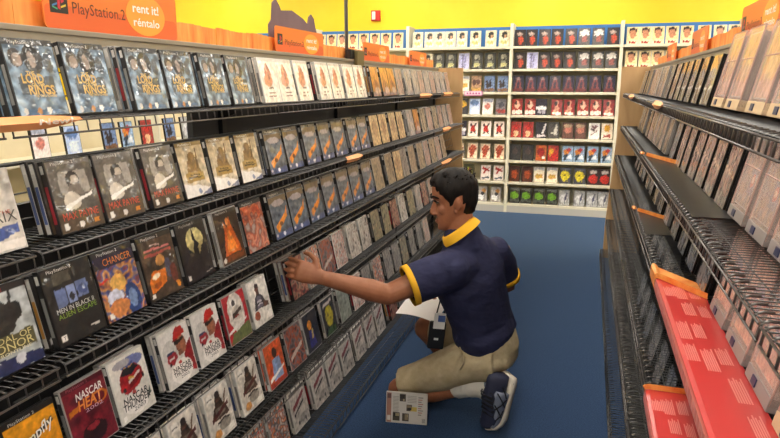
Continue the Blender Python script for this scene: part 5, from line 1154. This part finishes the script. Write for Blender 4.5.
# sock and shoe on the kneeling foot
b = MB()
loft(b, [LKN.lerp(LAN, .76)+V((0, 0, -.006)), LKN.lerp(LAN, .9), LAN+V((.02, 0, 0)), LAN+V((.065, -.008, -.02)), LAN+V((.075, -.01, -.05))], [.055, .055, .058, .056, .044], [(0, 1, 0)]*5, 18)
for k in range(3):
    q = LKN.lerp(LAN, .78+.07*k)
    loft(b, [q, q+(LAN-LKN).normalized()*.008], [.0575, .0575], [(0, 1, 0)]*2, 18)
ob('sock', fuse(b, 'sock', M['sock'], .005, 3), man)
def shoe(heel, toe, upd, tip_bend, full=True):
    """heel -> toe axis, upd = instep direction"""
    heel, toe = V(heel), V(toe); d = (toe-heel).normalized(); u_ = V(upd); u_ = (u_-d*u_.dot(d)).normalized(); s_ = d.cross(u_); Ls = (toe-heel).length
    bend = lambda x: max(0, (x-.70))**2*tip_bend
    def P(x, s, h): return heel+d*(x*Ls)+s_*s+u_*(h+bend(x)*Ls)
    prof = [(x, w*1.12, h*1.16) for x, w, h in [(0.0, .028, .07), (.05, .036, .088), (.14, .040, .090), (.28, .041, .085), (.42, .043, .088), (.58, .047, .074), (.72, .050, .058), (.85, .047, .046), (.95, .036, .034), (1.0, .018, .020)]]
    up_ = MB(); rg = []
    for (x, w, h) in prof:
        rg.append([P(x, w*math.cos(2*PI*k/18)*(1.0 if math.sin(2*PI*k/18) < .2 else .86), .018+h*.5+h*.5*math.sin(2*PI*k/18)) for k in range(18)])
    up_.rings(rg)
    root = up_.build('shoe', M['shoe_navy'], man, True)
    so_ = MB(); rg = []
    for (x, w, h) in prof:
        w2 = w+.006
        rg.append([P(x-.01+.02*x, sx*w2, hh) for sx, hh in ((-1, .0), (-1.04, .012), (-1, .030 if x < .5 else .024), (-.7, .03), (.7, .03), (1, .030 if x < .5 else .024), (1.04, .012), (1, 0))])
    so_.rings(rg)
    sol = so_.build('sole', M['sole'], root, True); sol['label'] = 'white midsole'
    ot = MB(); ot.rings([[P(x-.005+.015*x, sx*(w+.004), hh) for sx, hh in ((-1, -.004), (-1, .004), (1, .004), (1, -.004))] for x, w, h in prof]); ot.build('outsole', M['sole_tan'], root)
    wn = MB()
    for sg in (-1, 1):
        wn.ell(P(.17, sg*(.0475), .016), (d, s_, u_), (.03, .004, .009), 12, 7)
    wn.build('air_window', M['lace'], root, True)
    for sg in (-1, 1):
        pn = MB(); n_ = 10; vs = []; fs = []
        for i in range(n_+1):
            x = .26+.66*i/n_
            h1 = (.092-.052*max(0, (x-.40))/.52)*1.02
            wv = .006*math.sin(i*2.1)
            for (hh, so2) in ((.030, .0590-.008*max(0, (x-.8))/.12), (.030+(h1-.030)*.5, .0605-.010*max(0, (x-.8))/.12), (h1+wv, .052-.006*max(0, (x-.7))/.2), (h1+wv-.006, .034), (.03, .03)):
                vs.append(P(x, sg*so2, hh))
        for i in range(n_):
            for j in range(5):
                fs.append((i*5+j, (i+1)*5+j, (i+1)*5+(j+1) % 5, i*5+(j+1) % 5))
        fs.append((0, 1, 2, 3, 4)); fs.append(tuple(n_*5+q for q in (4, 3, 2, 1, 0)))
        pn.add(vs, fs); pn.build('side_panel', M['shoe_grey'], root, True)['label'] = 'grey-blue side panel'
    lc = MB()
    for k, x in enumerate((.38, .46, .54, .62, .70)):
        h = .131-.038*(x-.38)/.32
        lc.tube([P(x, -.046, h-.030), P(x+.015, 0, h+.002), P(x+.03, .046, h-.030)], .0032, 5)
        lc.tube([P(x+.03, -.046, h-.030), P(x+.015, 0, h+.004), P(x, .046, h-.030)], .0032, 5)
    lc.tube([P(.36, 0, .120), P(.44, .060, .100), P(.58, .066, .06), P(.66, .066, .035)], .003, 5)
    lc.tube([P(.36, 0, .105), P(.30, -.04, .11), P(.42, -.055, .10)], .0026, 5)
    for sg in (-1, 1):
        for (xa, ha, xb, hb_) in ((.26, .095, .50, .035), (.36, .035, .56, .085), (.48, .090, .70, .035), (.56, .035, .76, .060), (.14, .08, .34, .04)):
            lc.tube([P(xa, sg*.058, ha), P((xa+xb)/2, sg*.0655, (ha+hb_)/2), P(xb, sg*.060, hb_)], .0032, 5)
    lc.tube([P(.12, .042, .085), P(.24, .048, .05), P(.34, .05, .03)], .0035, 5)
    lc.build('laces', M['lace'], root, True)
    return root
shoe((-.262, 2.705, .262), (-.325, 2.668, .010), (-.74, -.62, -.25), 1.4)
shoe(RAN+V((.075, .0, -.084)), RAN+V((-.19, -.02, -.086)), (0, 0, 1), 0.0)

# papers held on the right knee
def bent_sheet(mb, c0, c1, c2, c3, sag, th=.0012, n=10, col=(1, 1, 1)):
    c0, c1, c2, c3 = map(V, (c0, c1, c2, c3)); nn = ((c1-c0).cross(c3-c0)).normalized()
    if nn.z < 0: nn = -nn
    vs = []; fs = []
    for lay in (0, 1):
        for j in range(n+1):
            for i in range(n+1):
                u, v = i/n, j/n
                p = (c0*(1-u)+c1*u)*(1-v)+(c3*(1-u)+c2*u)*v
                vs.append(p+nn*(sag*4*u*(1-u)-th*lay+.004*v*v))
    K = (n+1)*(n+1)
    for j in range(n):
        for i in range(n):
            q = j*(n+1)+i; fs.append((q, q+1, q+n+2, q+n+1)); fs.append((K+q, K+q+n+1, K+q+n+2, K+q+1))
    e = [i for i in range(n+1)]+[(j+1)*(n+1)-1 for j in range(1, n+1)]+[n*(n+1)+i for i in range(n-1, -1, -1)]+[j*(n+1) for j in range(n-1, 0, -1)]
    for a, c in zip(e, e[1:]+e[:1]): fs.append((a, K+a, K+c, c))
    mb.add(vs, fs, 0, col)
pb = MB()
bent_sheet(pb, (-.815, 2.70, .500), (-.618, 2.68, .482), (-.585, 2.90, .535), (-.800, 2.96, .535), .012)
po = pb.build('paper_sheet', M['paper'])
tag(po, 'white paper sheets held over the man\'s raised knee', 'papers')
# badge pouch hanging at his front
bp = thing('badge_pouch', 'black lanyard pouch with a small white and blue card hanging before the man', 'badge', (-.592, 2.638, .452), (0, math.radians(6), math.radians(20)))
q = MB(); q.box(-.045, .03, -.012, .012, -.075, .055, bev=.008); q.build('pouch', M['badge_black'], bp)
q = MB(); q.box(-.03, .022, -.0155, -.012, .025, .10, bev=.001); q.build('card', M['white_plastic'], bp)
q = MB(); q.box(-.012, .020, -.0165, -.0152, .06, .09); q.build('card_print', mat('card_blue', rgb(72, 96, 150), .5), bp)
q = MB(); q.tube([(-.02, -.005, .09), (-.005, .0, .2), (.02, .03, .33), (.06, .05, .44)], .0035, 5); q.tube([(.012, -.005, .09), (.03, .0, .2), (.05, .04, .33), (.07, .05, .44)], .0035, 5); q.build('lanyard', M['badge_black'], bp)
q = MB(); q.box(-.02, .0, -.0135, -.0115, -.03, -.02); q.build('pouch_mark', M['white_plastic'], bp)

# game case standing on the carpet against the knee, back cover towards the camera
fc = MB(); fw_, fh_ = .195, .146
fc.box(0, fw_, 0, .0075, 0, fh_, bev=.0015); fc.box(0, fw_, .0085, .016, 0, fh_, bev=.0015); fc.box(.001, fw_-.001, .001, .015, .001, fh_-.004)
fo = fc.build('game_case', M['case_white'])
fo.location = (-.826, 2.578, .0005); fo.rotation_euler = (math.radians(-9), 0, math.radians(8))
tag(fo, 'white game case standing on the blue carpet against the man\'s knee, back cover showing', 'game case')
cv = MB()
def FB(x0, x1, z0, z1, c, l=0.0): cv.box(x0*fw_, x1*fw_, -.0006-l, -.0004-l+.0004, z0*fh_, z1*fh_, col=hx(c))
FB(.02, .98, .02, .98, 'cfc9c2'); FB(.02, .13, .02, .98, 'a87868', .0002); FB(.03, .12, .80, .95, '6c4c44', .0004); FB(.035, .115, .08, .24, 'd8d0c8', .0004)
for (a0, c0, sz) in ((.33, .72, .15), (.50, .42, .13), (.17, .08, .17), (.40, .08, .16)):
    FB(a0, a0+sz, c0, c0+sz*1.6, '4a423a', .0004)
    for k in range(9): FB(a0+sz*R.uniform(0, .75), a0+sz*R.uniform(.8, 1), c0+sz*R.uniform(0, 1.3), c0+sz*1.45, R.choice(['8c7c64', '2c2826', 'a89878', '5c5048']), .0006+k*.00002) if k < 3 else None
FB(.60, .75, .42, .56, 'd0b45c', .0006)
for k in range(12): FB(.17, .31, .36+k*.045, .375+k*.045, '8c8680', .0004)
for k in range(5): FB(.52, .74, .70+k*.05, .715+k*.05, '96908a', .0004)
for k in range(9): FB(.78, .80+.02*(k % 3)+.06, .3+k*.07, .335+k*.07, 'b08078' if k % 2 else '8c8680', .0004)
for k in range(8): FB(.88+k*.01, .884+k*.01, .06, .2, '34302e', .0004)
cv.build('back_cover', M['print_matte'], fo)
# ------------------------------------------------------------------ light and colour
w = bpy.data.worlds.new('world'); SC.world = w; w.use_nodes = True
w.node_tree.nodes['Background'].inputs['Color'].default_value = (0.9, 0.92, 1.0, 1)
w.node_tree.nodes['Background'].inputs['Strength'].default_value = 0.4
SC.view_settings.view_transform = 'Standard'; SC.view_settings.look = 'None'
SC.view_settings.exposure = 0.8; SC.view_settings.gamma = 1.0; SC.view_settings.use_curve_mapping = False
SC.cycles.use_denoising = True
SC.cycles.max_bounces = 8
SC.cycles.transparent_max_bounces = 12
if BADL: print('BAD LABELS', BADL)
